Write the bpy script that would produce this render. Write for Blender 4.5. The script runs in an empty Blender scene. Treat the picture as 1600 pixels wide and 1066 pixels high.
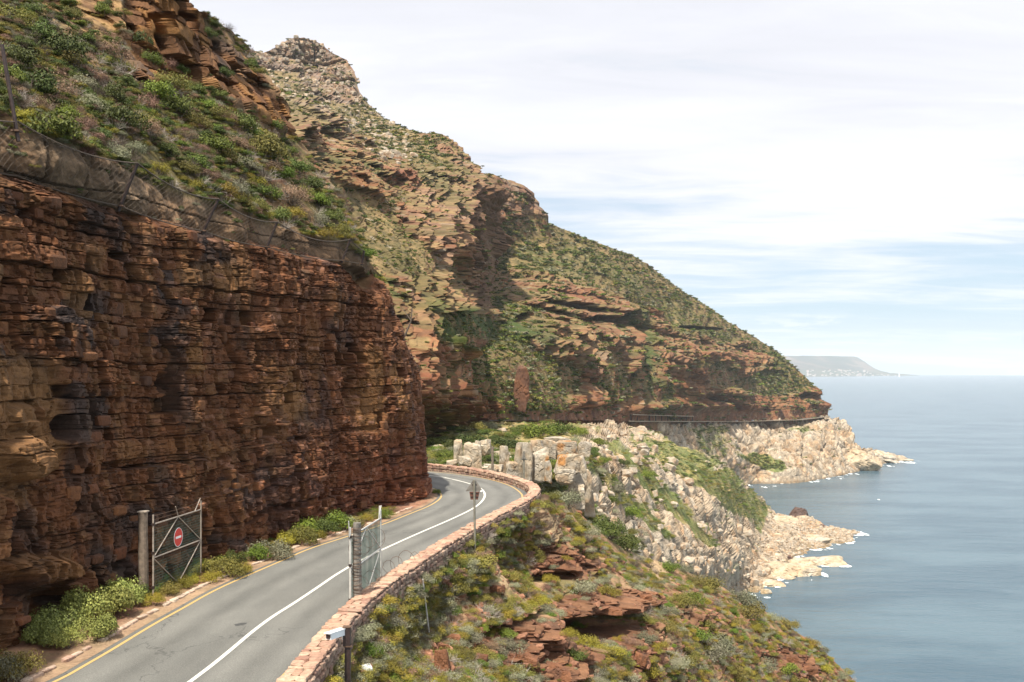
import bpy, math, random
import numpy as np
from mathutils import Vector, Matrix

random.seed(7)
rng = np.random.default_rng(11)
scene = bpy.context.scene
COL = scene.collection

# ------------------------------------------------------------------ camera
EYE = 120.0            # metres above the sea
F = 1600.0             # focal length in units of the photograph's width
cam_d = bpy.data.cameras.new("camera")
cam = bpy.data.objects.new("camera", cam_d)
COL.objects.link(cam)
cam.location = (0, 0, EYE)
cam.rotation_euler = (math.radians(90), 0, 0)
cam_d.sensor_width = 36.0
cam_d.lens = 36.0
cam_d.shift_y = 44.0 / 1600.0
cam_d.clip_start = 0.5
cam_d.clip_end = 120000.0
scene.camera = cam

# ------------------------------------------------------------------ sky, sun, exposure
SUN = np.array([-0.20, -0.42, 0.885]); SUN /= np.linalg.norm(SUN)
world = bpy.data.worlds.new("World")
scene.world = world
world.use_nodes = True
wn = world.node_tree; wn.nodes.clear()
def N(nt, t, **kw):
    n = nt.nodes.new(t)
    for k, v in kw.items():
        setattr(n, k, v)
    return n
def L(nt, a, b): nt.links.new(a, b)
def math_node(nt, op, a=None, b=None, c=None, clamp=False):
    n = N(nt, 'ShaderNodeMath', operation=op, use_clamp=clamp)
    for i, v in enumerate((a, b, c)):
        if v is None: continue
        if isinstance(v, (int, float)): n.inputs[i].default_value = v
        else: L(nt, v, n.inputs[i])
    return n.outputs[0]
def maprange(nt, v, a, b, c=0.0, d=1.0, smooth=True):
    n = N(nt, 'ShaderNodeMapRange', interpolation_type='SMOOTHSTEP' if smooth else 'LINEAR')
    L(nt, v, n.inputs[0])
    for i, x in enumerate((a, b, c, d)): n.inputs[1 + i].default_value = x
    return n.outputs[0]
def mix_col(nt, f, a, b, blend='MIX'):
    n = N(nt, 'ShaderNodeMix', data_type='RGBA', blend_type=blend)
    for i, v in ((0, f), (6, a), (7, b)):
        if isinstance(v, (int, float)): n.inputs[i].default_value = v
        elif isinstance(v, tuple): n.inputs[i].default_value = (*v, 1) if len(v) == 3 else v
        else: L(nt, v, n.inputs[i])
    return n.outputs[2]
def noise_node(nt, vec, scale, detail=4, rough=0.55, dist=0.0):
    n = N(nt, 'ShaderNodeTexNoise')
    if vec is not None: L(nt, vec, n.inputs['Vector'])
    n.inputs['Scale'].default_value = scale
    n.inputs['Detail'].default_value = detail
    n.inputs['Roughness'].default_value = rough
    n.inputs['Distortion'].default_value = dist
    return n.outputs['Fac']
def mapping(nt, vec, scale=(1, 1, 1), loc=(0, 0, 0), rot=(0, 0, 0)):
    n = N(nt, 'ShaderNodeMapping')
    L(nt, vec, n.inputs['Vector'])
    n.inputs['Scale'].default_value = scale
    n.inputs['Location'].default_value = loc
    n.inputs['Rotation'].default_value = rot
    return n.outputs[0]

sky = N(wn, 'ShaderNodeTexSky', sky_type='NISHITA')
sky.sun_disc = False
sky.sun_elevation = math.asin(SUN[2])
sky.sun_rotation = math.atan2(SUN[0], SUN[1]) % (2 * math.pi)
sky.altitude = 100
sky.air_density = 1.0; sky.dust_density = 0.6; sky.ozone_density = 1.5
tc = N(wn, 'ShaderNodeTexCoord')
sep = N(wn, 'ShaderNodeSeparateXYZ'); L(wn, tc.outputs['Generated'], sep.inputs[0])
zc = math_node(wn, 'MAXIMUM', sep.outputs[2], 0.0)
den = math_node(wn, 'ADD', zc, 0.09)
cx = math_node(wn, 'DIVIDE', sep.outputs[0], den)
cy = math_node(wn, 'DIVIDE', sep.outputs[1], den)
cmb = N(wn, 'ShaderNodeCombineXYZ'); L(wn, cx, cmb.inputs[0]); L(wn, cy, cmb.inputs[1])
v1 = mapping(wn, cmb.outputs[0], (0.30, 0.62, 1), (4.3, 1.7, 0), (0, 0, 0.95))
n1 = noise_node(wn, v1, 1.3, 7, 0.55, 0.6)
v2 = mapping(wn, cmb.outputs[0], (0.7, 2.2, 1), (1.0, 7.0, 0), (0, 0, 1.05))
n2 = noise_node(wn, v2, 1.4, 6, 0.6, 0.9)
nn = math_node(wn, 'ADD', math_node(wn, 'MULTIPLY', n1, 0.7), math_node(wn, 'MULTIPLY', n2, 0.3))
elev_bias = maprange(wn, zc, 0.11, 0.27, -0.055, 0.15)
nn = math_node(wn, 'ADD', nn, elev_bias)
cover = math_node(wn, 'MAXIMUM', maprange(wn, nn, 0.36, 0.56, 0.30, 1.0), maprange(wn, zc, 0.09, 0.0, 0.0, 0.78))
# low cumulus bank above the horizon
v3 = mapping(wn, tc.outputs['Generated'], (9, 9, 34), (2.2, 0.3, 0.0))
n3 = noise_node(wn, v3, 1.6, 6, 0.6, 0.0)
band = math_node(wn, 'MULTIPLY', maprange(wn, sep.outputs[2], 0.022, 0.03), maprange(wn, sep.outputs[2], 0.058, 0.036))
cum = math_node(wn, 'MULTIPLY', band, maprange(wn, n3, 0.53, 0.62), clamp=True)
cum = math_node(wn, 'MULTIPLY', cum, 0.6)
low = maprange(wn, sep.outputs[2], 0.0, 0.16)
cloudcol = mix_col(wn, low, (9.0, 9.7, 10.2), (9.7, 9.85, 10.6))
soft = maprange(wn, math_node(wn, 'ADD', math_node(wn, 'MULTIPLY', n1, .6), math_node(wn, 'MULTIPLY', n2, .4)), 0.36, 0.62, 0.87, 1.01)
cloudcol = mix_col(wn, 1.0, cloudcol, soft, 'MULTIPLY')
bluesky = mix_col(wn, 0.55, sky.outputs[0], (5.0, 7.9, 10.4))
skyc = mix_col(wn, cover, bluesky, cloudcol)
skyc = mix_col(wn, cum, skyc, (10.2, 10.4, 10.8))
bg = N(wn, 'ShaderNodeBackground'); bg.inputs['Strength'].default_value = 0.069
L(wn, skyc, bg.inputs['Color'])
wo = N(wn, 'ShaderNodeOutputWorld'); L(wn, bg.outputs[0], wo.inputs['Surface'])

sun_d = bpy.data.lights.new("sun", 'SUN')
sun_d.energy = 5.0
sun_d.angle = math.radians(1.5)
sun_d.color = (1.0, 0.93, 0.82)
sun = bpy.data.objects.new("sun", sun_d); COL.objects.link(sun)
sun.rotation_euler = Vector(SUN.tolist()).to_track_quat('Z', 'Y').to_euler()
sun.location = (-100, -100, 400)

vs = scene.view_settings
vs.view_transform = 'Standard'; vs.look = 'None'; vs.gamma = 1.0
vs.exposure = 0.60
vs.use_curve_mapping = False
scene.cycles.max_bounces = 6
scene.cycles.diffuse_bounces = 3
scene.cycles.volume_bounces = 1

# ------------------------------------------------------------------ numpy noise
def _h(ix, iy, iz, seed):
    h = (ix.astype(np.uint32) * np.uint32(374761393) + iy.astype(np.uint32) * np.uint32(668265263)
         + iz.astype(np.uint32) * np.uint32(2147483647) + np.uint32((seed * 974711 + 12345) & 0xffffffff))
    h = (h ^ (h >> np.uint32(13))) * np.uint32(1274126177)
    h = (h ^ (h >> np.uint32(16))) * np.uint32(2246822519)
    h = h ^ (h >> np.uint32(15))
    return h
def hashf(ix, iy=None, iz=None, seed=0):
    ix = np.asarray(ix).astype(np.int64)
    iy = np.zeros_like(ix) if iy is None else np.asarray(iy).astype(np.int64)
    iz = np.zeros_like(ix) if iz is None else np.asarray(iz).astype(np.int64)
    return (_h(ix & 0xffffffff, iy & 0xffffffff, iz & 0xffffffff, seed) & np.uint32(0xffffff)).astype(np.float64) / 16777216.0
def vnoise(P, seed=0):
    """value noise in -1..1 at points (N,3)"""
    with np.errstate(over='ignore'):
        i = np.floor(P).astype(np.int64); f = P - i
        f = f * f * (3 - 2 * f)
        r = 0
        for dx in (0, 1):
            wx = f[:, 0] if dx else 1 - f[:, 0]
            for dy in (0, 1):
                wy = f[:, 1] if dy else 1 - f[:, 1]
                for dz in (0, 1):
                    wz = f[:, 2] if dz else 1 - f[:, 2]
                    r = r + wx * wy * wz * hashf(i[:, 0] + dx, i[:, 1] + dy, i[:, 2] + dz, seed)
    return r * 2 - 1
def fbm(P, octaves=4, seed=0, gain=0.5, lac=2.03, ridged=False):
    a, s, t = 1.0, 0, 0
    P = np.array(P, float)
    for o in range(octaves):
        n = vnoise(P, seed + o * 17)
        if ridged: n = 1 - 2 * np.abs(n)
        s = s + a * n; t += a
        a *= gain; P = P * lac + 3.7
    return s / t
def sc(P, *s): return P * np.array(s if len(s) == 3 else (s[0],) * 3)
def sstep(x, a, b):
    t = np.clip((x - a) / (b - a), 0, 1); return t * t * (3 - 2 * t)
def lerp(a, b, t): return a + (b - a) * t
def mixc(c, c2, m): return c + (np.asarray(c2) - c) * m[:, None]
def worley(P, seed=0, jitter=0.9):
    i = np.floor(P).astype(np.int64); n = len(P)
    f1 = np.full(n, 9.0); f2 = np.full(n, 9.0); cid = np.zeros(n)
    with np.errstate(over='ignore'):
        for dx in (-1, 0, 1):
            for dy in (-1, 0, 1):
                for dz in (-1, 0, 1):
                    a, b, c = i[:, 0] + dx, i[:, 1] + dy, i[:, 2] + dz
                    qx = a + .5 + jitter * (hashf(a, b, c, seed) - .5)
                    qy = b + .5 + jitter * (hashf(a, b, c, seed + 1) - .5)
                    qz = c + .5 + jitter * (hashf(a, b, c, seed + 2) - .5)
                    d = np.sqrt((P[:, 0] - qx) ** 2 + (P[:, 1] - qy) ** 2 + (P[:, 2] - qz) ** 2)
                    near = d < f1
                    f2 = np.where(near, f1, np.minimum(f2, d))
                    cid = np.where(near, hashf(a, b, c, seed + 3), cid)
                    f1 = np.where(near, d, f1)
    return f1, f2, cid
def rows1d(z, th, seed, extra=None, jit=0.7):
    """irregular 1-D beds: returns index, distance to nearest bed edge, position 0..1"""
    k = np.floor(z / th).astype(np.int64)
    e = (np.zeros_like(k) if extra is None else extra)
    def b(q): return (q + (hashf(q, e, None, seed) - .5) * jit) * th
    lo = b(k)
    k = np.where(z < lo, k - 1, k); lo = b(k); hi = b(k + 1)
    up = z >= hi
    k = np.where(up, k + 1, k); lo = b(k); hi = b(k + 1)
    return k, np.minimum(z - lo, hi - z), (z - lo) / np.maximum(hi - lo, 1e-6)
def blocks(s, z, th, asp, seed):
    k, ez, fz = rows1d(z, th, seed)
    w = th * asp * (0.6 + 0.9 * hashf(k, None, None, seed + 5))
    so = s + hashf(k, None, None, seed + 6) * 40
    j, es, fs = rows1d(so / w, 1.0, seed + 7, k, 0.85)
    return hashf(k, j, None, seed + 8), np.minimum(ez * 1.8, es * w), k, hashf(k, j, None, seed + 9), fz

# ------------------------------------------------------------------ mesh building
def link(o, parent=None):
    COL.objects.link(o)
    if parent is not None: o.parent = parent
    return o
def mesh_np(name, V, faces, mat=None, parent=None, color=None, smooth=False, uv=None):
    """V (n,3); faces: (m,3) or (m,4) array or list of arrays"""
    me = bpy.data.meshes.new(name)
    V = np.asarray(V, np.float32)
    if isinstance(faces, np.ndarray): faces = [faces]
    faces = [np.asarray(f, np.int32) for f in faces if len(f)]
    nl = sum(f.size for f in faces); nf = sum(len(f) for f in faces)
    me.vertices.add(len(V)); me.vertices.foreach_set('co', V.ravel())
    me.loops.add(nl); me.polygons.add(nf)
    me.loops.foreach_set('vertex_index', np.concatenate([f.ravel() for f in faces]))
    tot = np.concatenate([np.full(len(f), f.shape[1], np.int32) for f in faces])
    st = np.concatenate([[0], np.cumsum(tot)[:-1]]).astype(np.int32)
    me.polygons.foreach_set('loop_start', st)
    me.polygons.foreach_set('use_smooth', np.full(nf, smooth))
    me.update(calc_edges=True)
    if color is not None:
        a = me.color_attributes.new('Col', 'FLOAT_COLOR', 'POINT')
        c = np.ones((len(V), 4), np.float32); c[:, :3] = np.clip(color, 0, 1)
        a.data.foreach_set('color', c.ravel())
    if mat: me.materials.append(mat)
    if name is None: return me
    o = bpy.data.objects.new(name, me)
    return link(o, parent)
def grid_faces(nr, nc):
    i = np.arange(nr * nc).reshape(nr, nc)
    return np.stack([i[:-1, :-1], i[1:, :-1], i[1:, 1:], i[:-1, 1:]], -1).reshape(-1, 4)
def grid_normals(G):
    du = np.gradient(G, axis=1); dv = np.gradient(G, axis=0)
    n = np.cross(du, dv); n /= np.maximum(np.linalg.norm(n, axis=-1, keepdims=True), 1e-9)
    # towards the camera side
    v = np.array([0, 0, EYE]) - G
    s = np.sign((n * v).sum(-1, keepdims=True)); 
    return n * np.where(s == 0, 1, s)
def px2w(px, py, D):
    px, py, D = np.broadcast_arrays(np.asarray(px, float), np.asarray(py, float), np.asarray(D, float))
    return np.stack([(px - 800) / F * D, D, EYE + (577 - py) / F * D], -1)
def onplane(px, py, z):
    px = np.asarray(px, float); py = np.asarray(py, float)
    D = F * (EYE - z) / (py - 577)
    return np.stack([(px - 800) / F * D, D, np.full_like(D, z)], -1)
def w2px(P):
    return 800 + P[..., 0] / P[..., 1] * F, 577 - (P[..., 2] - EYE) / P[..., 1] * F
def rbf(pts):
    """smooth log-depth over the picture from (px, py, D) control points; thin plate with slight smoothing"""
    A = np.array(pts, float)
    x = A[:, :2] / 400.0; y = np.log(A[:, 2])
    def K(a, b):
        r2 = ((a[:, None] - b[None]) ** 2).sum(-1)
        return 0.5 * r2 * np.log(r2 + 1e-9)
    n = len(x)
    M = np.zeros((n + 3, n + 3)); M[:n, :n] = K(x, x) + np.eye(n) * 2e-3
    M[:n, n] = 1; M[:n, n + 1:] = x; M[n, :n] = 1; M[n + 1:, :n] = x.T
    w = np.linalg.solve(M, np.concatenate([y, np.zeros(3)]))
    def f(px, py):
        sh = np.shape(px)
        q = np.stack([np.ravel(px), np.ravel(py)], -1) / 400.0
        r = np.empty(len(q))
        for i in range(0, len(q), 60000):
            s = q[i:i + 60000]
            r[i:i + 60000] = K(s, x) @ w[:n] + w[n] + s @ w[n + 1:]
        return np.exp(r).reshape(sh)
    return f
def resample(P, n):
    P = np.asarray(P, float)
    d = np.concatenate([[0], np.cumsum(np.linalg.norm(np.diff(P, axis=0), axis=1))])
    t = np.linspace(0, d[-1], n)
    return np.stack([np.interp(t, d, P[:, k]) for k in range(P.shape[1])], -1)
def smooth_line(P, n, it=3):
    """Chaikin then even resampling"""
    P = np.asarray(P, float)
    for _ in range(it):
        Q = [P[0]]
        for a, b in zip(P[:-1], P[1:]):
            Q += [0.75 * a + 0.25 * b, 0.25 * a + 0.75 * b]
        Q.append(P[-1]); P = np.array(Q)
    return resample(P, n)
def ico(sub):
    t = (1 + 5 ** .5) / 2
    v = np.array([(-1, t, 0), (1, t, 0), (-1, -t, 0), (1, -t, 0), (0, -1, t), (0, 1, t), (0, -1, -t), (0, 1, -t),
                  (t, 0, -1), (t, 0, 1), (-t, 0, -1), (-t, 0, 1)], float)
    f = np.array([(0, 11, 5), (0, 5, 1), (0, 1, 7), (0, 7, 10), (0, 10, 11), (1, 5, 9), (5, 11, 4), (11, 10, 2), (10, 7, 6), (7, 1, 8),
                  (3, 9, 4), (3, 4, 2), (3, 2, 6), (3, 6, 8), (3, 8, 9), (4, 9, 5), (2, 4, 11), (6, 2, 10), (8, 6, 7), (9, 8, 1)])
    v /= np.linalg.norm(v, axis=1)[:, None]
    for _ in range(sub):
        e = {}; v = list(v); nf = []
        def mid(a, b):
            k = (min(a, b), max(a, b))
            if k not in e:
                m = (v[a] + v[b]) / 2; e[k] = len(v); v.append(m / np.linalg.norm(m))
            return e[k]
        for a, b, c in f:
            x, y, z = mid(a, b), mid(b, c), mid(c, a)
            nf += [(a, x, z), (b, y, x), (c, z, y), (x, y, z)]
        v = np.array(v); f = np.array(nf)
    return v, f
ICO = {s: ico(s) for s in range(1, 5)}
def rock_verts(sub, seed, planes=12, size=(1, 1, 1), rough=0.06, box=0.0):
    r = np.random.default_rng(seed)
    v, f = ICO[sub]
    n = r.normal(size=(planes, 3)); n /= np.linalg.norm(n, axis=1)[:, None]
    d = r.uniform(0.62, 1.0, planes)
    if box > 0:
        ax = np.array([(1, 0, 0), (-1, 0, 0), (0, 1, 0), (0, -1, 0), (0, 0, 1), (0, 0, -1)], float) + r.normal(size=(6, 3)) * 0.10
        ax /= np.linalg.norm(ax, axis=1)[:, None]
        n = np.concatenate([ax, n]); d = np.concatenate([r.uniform(0.9, 1.0, 6) * (1 - .25 * box), d + 0.5 * box])
    dots = v @ n.T
    rad = np.min(np.where(dots > 0.02, d / np.maximum(dots, 0.02), 9), axis=1)
    p = v * rad[:, None]
    p = p * (1 + rough * fbm(p * 2.1 + seed, 4, seed))[:, None]
    return p * np.array(size), f

# pixel z-buffer of everything built so far, for setting plants and stones on the ground
ZW, ZH = 800, 533
zbuf = np.full((ZH, ZW), 1e9); zpos = np.zeros((ZH, ZW, 3)); zid = np.full((ZH, ZW), -1, int)
def splat(V, ident):
    V = V[V[:, 1] > 1]
    x, y = w2px(V)
    ix = (x / 2).astype(int); iy = (y / 2).astype(int)
    ok = (ix >= 0) & (ix < ZW) & (iy >= 0) & (iy < ZH)
    ix, iy, V = ix[ok], iy[ok], V[ok]
    o = np.argsort(-V[:, 1], kind='stable')
    ix, iy, V = ix[o], iy[o], V[o]
    fl = iy * ZW + ix
    tmp = np.full(ZW * ZH, -1, int); tmp[fl] = np.arange(len(fl))
    m = tmp >= 0
    cand = np.full(ZW * ZH, 1e9); cand[m] = V[tmp[m], 1]
    better = cand < zbuf.ravel()
    zbuf.ravel()[better] = cand[better]
    zpos.reshape(-1, 3)[better] = V[tmp[better]]
    zid.ravel()[better] = ident
def pick(px, py, idents=None):
    ix, iy = int(px / 2), int(py / 2)
    for r in range(0, 5):
        best = None
        for yy in range(max(0, iy - r), min(ZH, iy + r + 1)):
            for xx in range(max(0, ix - r), min(ZW, ix + r + 1)):
                if zbuf[yy, xx] < 1e8 and (idents is None or zid[yy, xx] in idents):
                    d = (yy - iy) ** 2 + (xx - ix) ** 2
                    if best is None or d < best[0]: best = (d, yy, xx)
        if best: return zpos[best[1], best[2]].copy(), zid[best[1], best[2]]
    return None, -1
def tag(o, label=None, cat=None, group=None, kind=None):
    if label: o['label'] = label
    if cat: o['category'] = cat
    if group: o['group'] = group
    if kind: o['kind'] = kind
    return o
def empty(name, loc=(0, 0, 0), rz=0.0):
    o = bpy.data.objects.new(name, None); o.empty_display_size = 0.3
    COL.objects.link(o); o.location = loc; o.rotation_euler = (0, 0, rz)
    return o

# ------------------------------------------------------------------ materials
def new_mat(name):
    m = bpy.data.materials.new(name); m.use_nodes = True
    nt = m.node_tree
    return m, nt, nt.nodes['Principled BSDF']
def attr_rock_mat(name, bump_scale, bump_dist, var_scale, strata=1.0, rough=0.92, fine=None, sat=1.3, val=0.9):
    """rock / soil whose own colour is the 'Col' attribute, broken up by grain"""
    m, nt, b = new_mat(name)
    at = N(nt, 'ShaderNodeAttribute', attribute_name='Col')
    g = N(nt, 'ShaderNodeNewGeometry')
    pos = g.outputs['Position']
    st = mapping(nt, pos, (1, 1, strata))
    a = noise_node(nt, st, var_scale, 6, 0.65)
    v = maprange(nt, a, 0.3, 0.7, 0.62, 1.38, False)
    hs = N(nt, 'ShaderNodeHueSaturation'); hs.inputs['Saturation'].default_value = sat; hs.inputs['Value'].default_value = val
    L(nt, at.outputs['Color'], hs.inputs['Color'])
    c = mix_col(nt, 1.0, hs.outputs[0], v, 'MULTIPLY')
    if fine:
        a2 = noise_node(nt, pos, fine, 3, 0.6)
        v2 = maprange(nt, a2, 0.3, 0.7, 0.8, 1.2, False)
        c = mix_col(nt, 1.0, c, v2, 'MULTIPLY')
    L(nt, c, b.inputs['Base Color'])
    b.inputs['Roughness'].default_value = rough
    b.inputs['Specular IOR Level'].default_value = 0.25
    bm = noise_node(nt, st, bump_scale, 6, 0.62)
    bp = N(nt, 'ShaderNodeBump'); bp.inputs['Strength'].default_value = 0.8
    bp.inputs['Distance'].default_value = bump_dist
    L(nt, bm, bp.inputs['Height']); L(nt, bp.outputs[0], b.inputs['Normal'])
    return m
def plain_mat(name, col, rough=0.7, var=0.2, scale=8.0, metal=0.0, bump=0.0, obj=True):
    m, nt, b = new_mat(name)
    t = N(nt, 'ShaderNodeTexCoord')
    a = noise_node(nt, t.outputs['Object'], scale, 5, 0.6)
    v = maprange(nt, a, 0.3, 0.7, 1 - var, 1 + var, False)
    c = mix_col(nt, 1.0, col, v, 'MULTIPLY')
    L(nt, c, b.inputs['Base Color'])
    b.inputs['Roughness'].default_value = rough
    b.inputs['Metallic'].default_value = metal
    if bump:
        bp = N(nt, 'ShaderNodeBump'); bp.inputs['Distance'].default_value = bump
        L(nt, a, bp.inputs['Height']); L(nt, bp.outputs[0], b.inputs['Normal'])
    return m
M_cliff = attr_rock_mat('red_sandstone', 5.0, 0.05, 1.3, 1.5, fine=14, sat=1.06, val=.80)
M_near = attr_rock_mat('slope_soil_rock', 3.0, 0.08, 0.8, 1.5, fine=9, sat=1.08, val=.80)
M_far = attr_rock_mat('mountain_rock', 0.22, 0.9, 0.10, 0.8, fine=0.8, sat=1.15, val=.68)
M_gran = attr_rock_mat('granite', 0.6, 0.5, 0.25, 1.0, fine=2.0, sat=1.15, val=.95)
M_granb = attr_rock_mat('granite_boulder', 0.8, 0.3, 0.5, 1.0, fine=3.0)
# ================================================================== the big shapes
ROADZ = 111.0
# road lines, read off the ground plane
left_px = [(-60, 1130), (91, 1064), (137.5, 1037), (179, 1013), (240.6, 975), (285, 951), (330, 925), (378, 903), (447, 873.6), (481, 858), (546, 837.5),
           (606, 817), (640, 803), (671, 791), (687, 780.8), (690.5, 774), (685, 767), (676, 763)]
cent_px = [(140, 1180), (299, 1064), (343.7, 1030), (412.5, 971.5), (468.7, 937), (548, 882), (640.6, 839), (709, 810), (743.7, 792.8), (757.5, 779),
           (757.5, 768.7), (747, 760), (723, 752.6), (678.4, 742.6)]
right_px = [(330, 1200), (434, 1064), (469, 1030), (517, 978), (553, 944), (596, 910), (644, 875), (712, 836), (781, 804), (810, 787), (817.7, 777), (812.5, 768.5), (795, 757.5),
            (761, 748), (709, 740.5), (675, 737.5)]
def line_from(px, extra_end):
    P = onplane([p[0] for p in px], [p[1] for p in px], ROADZ)[:, :2]
    return np.vstack([P, extra_end])
LL = line_from(left_px, [(-8.5, 81.5), (-14, 87), (-22, 93), (-34, 99)])
CL = line_from(cent_px, [(-12.5, 89.5), (-20, 93.5), (-31, 99.5), (-36, 102)])
RL = line_from(right_px, [(-11.5, 93), (-20, 97), (-32, 103), (-38, 106)])
NR = 260
# camera-side extension
LL = np.vstack([LL[0] + (LL[0] - LL[1]) * 2.2, LL]); CL = np.vstack([CL[0] + (CL[0] - CL[1]) * 2.0, CL]); RL = np.vstack([RL[0] + (RL[0] - RL[1]) * 2.0, RL])
Ls = smooth_line(LL, NR, 2); Cs = smooth_line(CL, NR, 2); Rs = smooth_line(RL, NR, 2)

def offset_line(P, d):
    t = np.gradient(P, axis=0); t /= np.linalg.norm(t, axis=1)[:, None]
    return P + np.stack([t[:, 1], -t[:, 0]], -1) * d      # to the right of travel
def strip(name, A, B, z, mat, parent=None, zb=None, nc=2, color=None):
    ts = np.linspace(0, 1, nc)
    G = np.stack([A + (B - A) * t for t in ts], 1)
    Z = np.full(G.shape[:2] + (1,), z) if zb is None else np.broadcast_to(np.linspace(z, zb, nc)[None, :, None], G.shape[:2] + (1,))
    V = np.concatenate([G, Z], -1)
    return mesh_np(name, V.reshape(-1, 3), grid_faces(len(A), nc)[:, ::-1], mat, parent, smooth=True)

# asphalt -------------------------------------------------------------
m, nt, b = new_mat('worn_asphalt')
g = N(nt, 'ShaderNodeNewGeometry'); pos = g.outputs['Position']
big = noise_node(nt, mapping(nt, pos, (0.5, 0.16, 1), rot=(0, 0, -0.1)), 1.0, 4, 0.6)
fine = noise_node(nt, pos, 22, 4, 0.75)
vor = N(nt, 'ShaderNodeTexVoronoi'); L(nt, pos, vor.inputs['Vector']); vor.inputs['Scale'].default_value = 34
chips = maprange(nt, vor.outputs['Distance'], 0.0, 0.55, 1.35, 0.82)
c = mix_col(nt, maprange(nt, big, 0.35, 0.65), (0.140, 0.139, 0.125), (0.180, 0.177, 0.158))
c = mix_col(nt, 1.0, c, maprange(nt, fine, 0.3, 0.7, 0.72, 1.28, False), 'MULTIPLY')
c = mix_col(nt, 1.0, c, chips, 'MULTIPLY')
lat = N(nt, 'ShaderNodeAttribute', attribute_name='Col').outputs['Fac']
c = mix_col(nt, 1.0, c, maprange(nt, lat, 0, 1, .70, 1.25, False), 'MULTIPLY')
# thin sealed cracks
wv = N(nt, 'ShaderNodeTexVoronoi', feature='DISTANCE_TO_EDGE')
dpos = N(nt, 'ShaderNodeVectorMath', operation='ADD'); L(nt, mapping(nt, pos, (0.3, 0.13, 1)), dpos.inputs[0])
nz_ = N(nt, 'ShaderNodeTexNoise'); L(nt, pos, nz_.inputs['Vector']); nz_.inputs['Scale'].default_value = 1.6
sc_ = N(nt, 'ShaderNodeVectorMath', operation='SCALE'); L(nt, nz_.outputs['Color'], sc_.inputs[0]); sc_.inputs[3].default_value = 0.35
L(nt, sc_.outputs[0], dpos.inputs[1]); L(nt, dpos.outputs[0], wv.inputs['Vector']); wv.inputs['Scale'].default_value = 1.0
crack = maprange(nt, wv.outputs['Distance'], 0.004, 0.012, 1.0, 0.0)
gate_ = maprange(nt, noise_node(nt, pos, 0.12, 2), 0.48, 0.56)
c = mix_col(nt, math_node(nt, 'MULTIPLY', math_node(nt, 'MULTIPLY', crack, gate_), 0.55), c, (0.05, 0.05, 0.047))
L(nt, c, b.inputs['Base Color']); b.inputs['Roughness'].default_value = 0.85
bp = N(nt, 'ShaderNodeBump'); bp.inputs['Distance'].default_value = 0.012; L(nt, fine, bp.inputs['Height']); L(nt, bp.outputs[0], b.inputs['Normal'])
M_asph = m
def paint_mat(name, col):
    m, nt, b = new_mat(name)
    g = N(nt, 'ShaderNodeNewGeometry')
    a = noise_node(nt, g.outputs['Position'], 9, 5, 0.7); a2 = noise_node(nt, g.outputs['Position'], 0.8, 3, 0.6)
    f = maprange(nt, math_node(nt, 'ADD', a, math_node(nt, 'MULTIPLY', a2, 0.5)), 0.86, 1.02)
    c = mix_col(nt, f, col, tuple(0.45 * x + 0.07 for x in col))
    L(nt, c, b.inputs['Base Color']); b.inputs['Roughness'].default_value = 0.65
    return m
M_white = paint_mat('worn_white_road_paint', (0.66, 0.64, 0.56))
M_yellow = paint_mat('worn_yellow_road_paint', (0.50, 0.33, 0.12))

road = strip('road', offset_line(Ls, -0.35), offset_line(Rs, 0.45), ROADZ, M_asph, nc=49)
tag(road, kind='structure')
u_ = np.linspace(0, 1, 49)
lv = .5 + .30 * (np.exp(-((u_ - .17) / .05) ** 2) + np.exp(-((u_ - .38) / .05) ** 2) + np.exp(-((u_ - .66) / .05) ** 2) + np.exp(-((u_ - .87) / .05) ** 2)) - .25 * np.exp(-((u_ - .27) / .035) ** 2) - .25 * np.exp(-((u_ - .765) / .035) ** 2) - .3 * np.exp(-((u_ - .03) / .02) ** 2)
lv = np.clip(lv[None] + .12 * fbm(np.stack([np.repeat(np.arange(NR) / 14., 49), np.tile(u_ * 5, NR), np.zeros(NR * 49)], -1), 3, 321).reshape(NR, 49), 0, 1)
ca_ = road.data.color_attributes.new('Col', 'FLOAT_COLOR', 'POINT'); ca_.data.foreach_set('color', np.repeat(lv.ravel(), 4).astype(np.float32))
def marking(name, P, d, w, mat):
    return strip(name, offset_line(P, d - w / 2), offset_line(P, d + w / 2), ROADZ + 0.005, mat, road)
marking('edge_line', Ls, 0.0, 0.12, M_yellow)
marking('centre_line', Cs, 0.0, 0.15, M_white)
marking('edge_line', Rs, 0.0, 0.12, M_yellow)
# a dark sealed scrape and tar seams on the near lane
def blotch(name, pts, mat, z):
    P = onplane([p[0] for p in pts], [p[1] for p in pts], ROADZ)[:, :2]
    P = smooth_line(np.vstack([P, P[:1]]), 40, 2)[:-1]
    c = P.mean(0)
    V = np.concatenate([np.vstack([P, c]), np.full((len(P) + 1, 1), z)], 1)
    n = len(P); Fc = np.array([(i, (i + 1) % n, n) for i in range(n)])
    return mesh_np(name, V, Fc, mat, road)
M_tar = plain_mat('tar_patch', (0.06, 0.06, 0.058), 0.8, 0.3, 20)
blotch('tar_patch', [(366, 976), (376, 973.5), (386, 973), (385, 975.5), (376, 977.5), (368, 978.5)], M_tar, ROADZ + 0.004)

# ------------------------------------------------------------------ cut rock face beside the road
base_px = [(-420, 1330), (-150, 1090), (0, 1010), (100, 967), (200, 935), (340, 880), (480, 832), (600, 801), (648, 789), (666, 776), (673, 762)]
BP = onplane([p[0] for p in base_px], [p[1] for p in base_px], ROADZ)[:, :2]
BP = np.vstack([BP, [(-7.3, 83), (-10.5, 88), (-17, 94), (-30, 101)]])
nA, vA = 780, 430
Bs_ = smooth_line(BP, 1600, 2)
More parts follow.
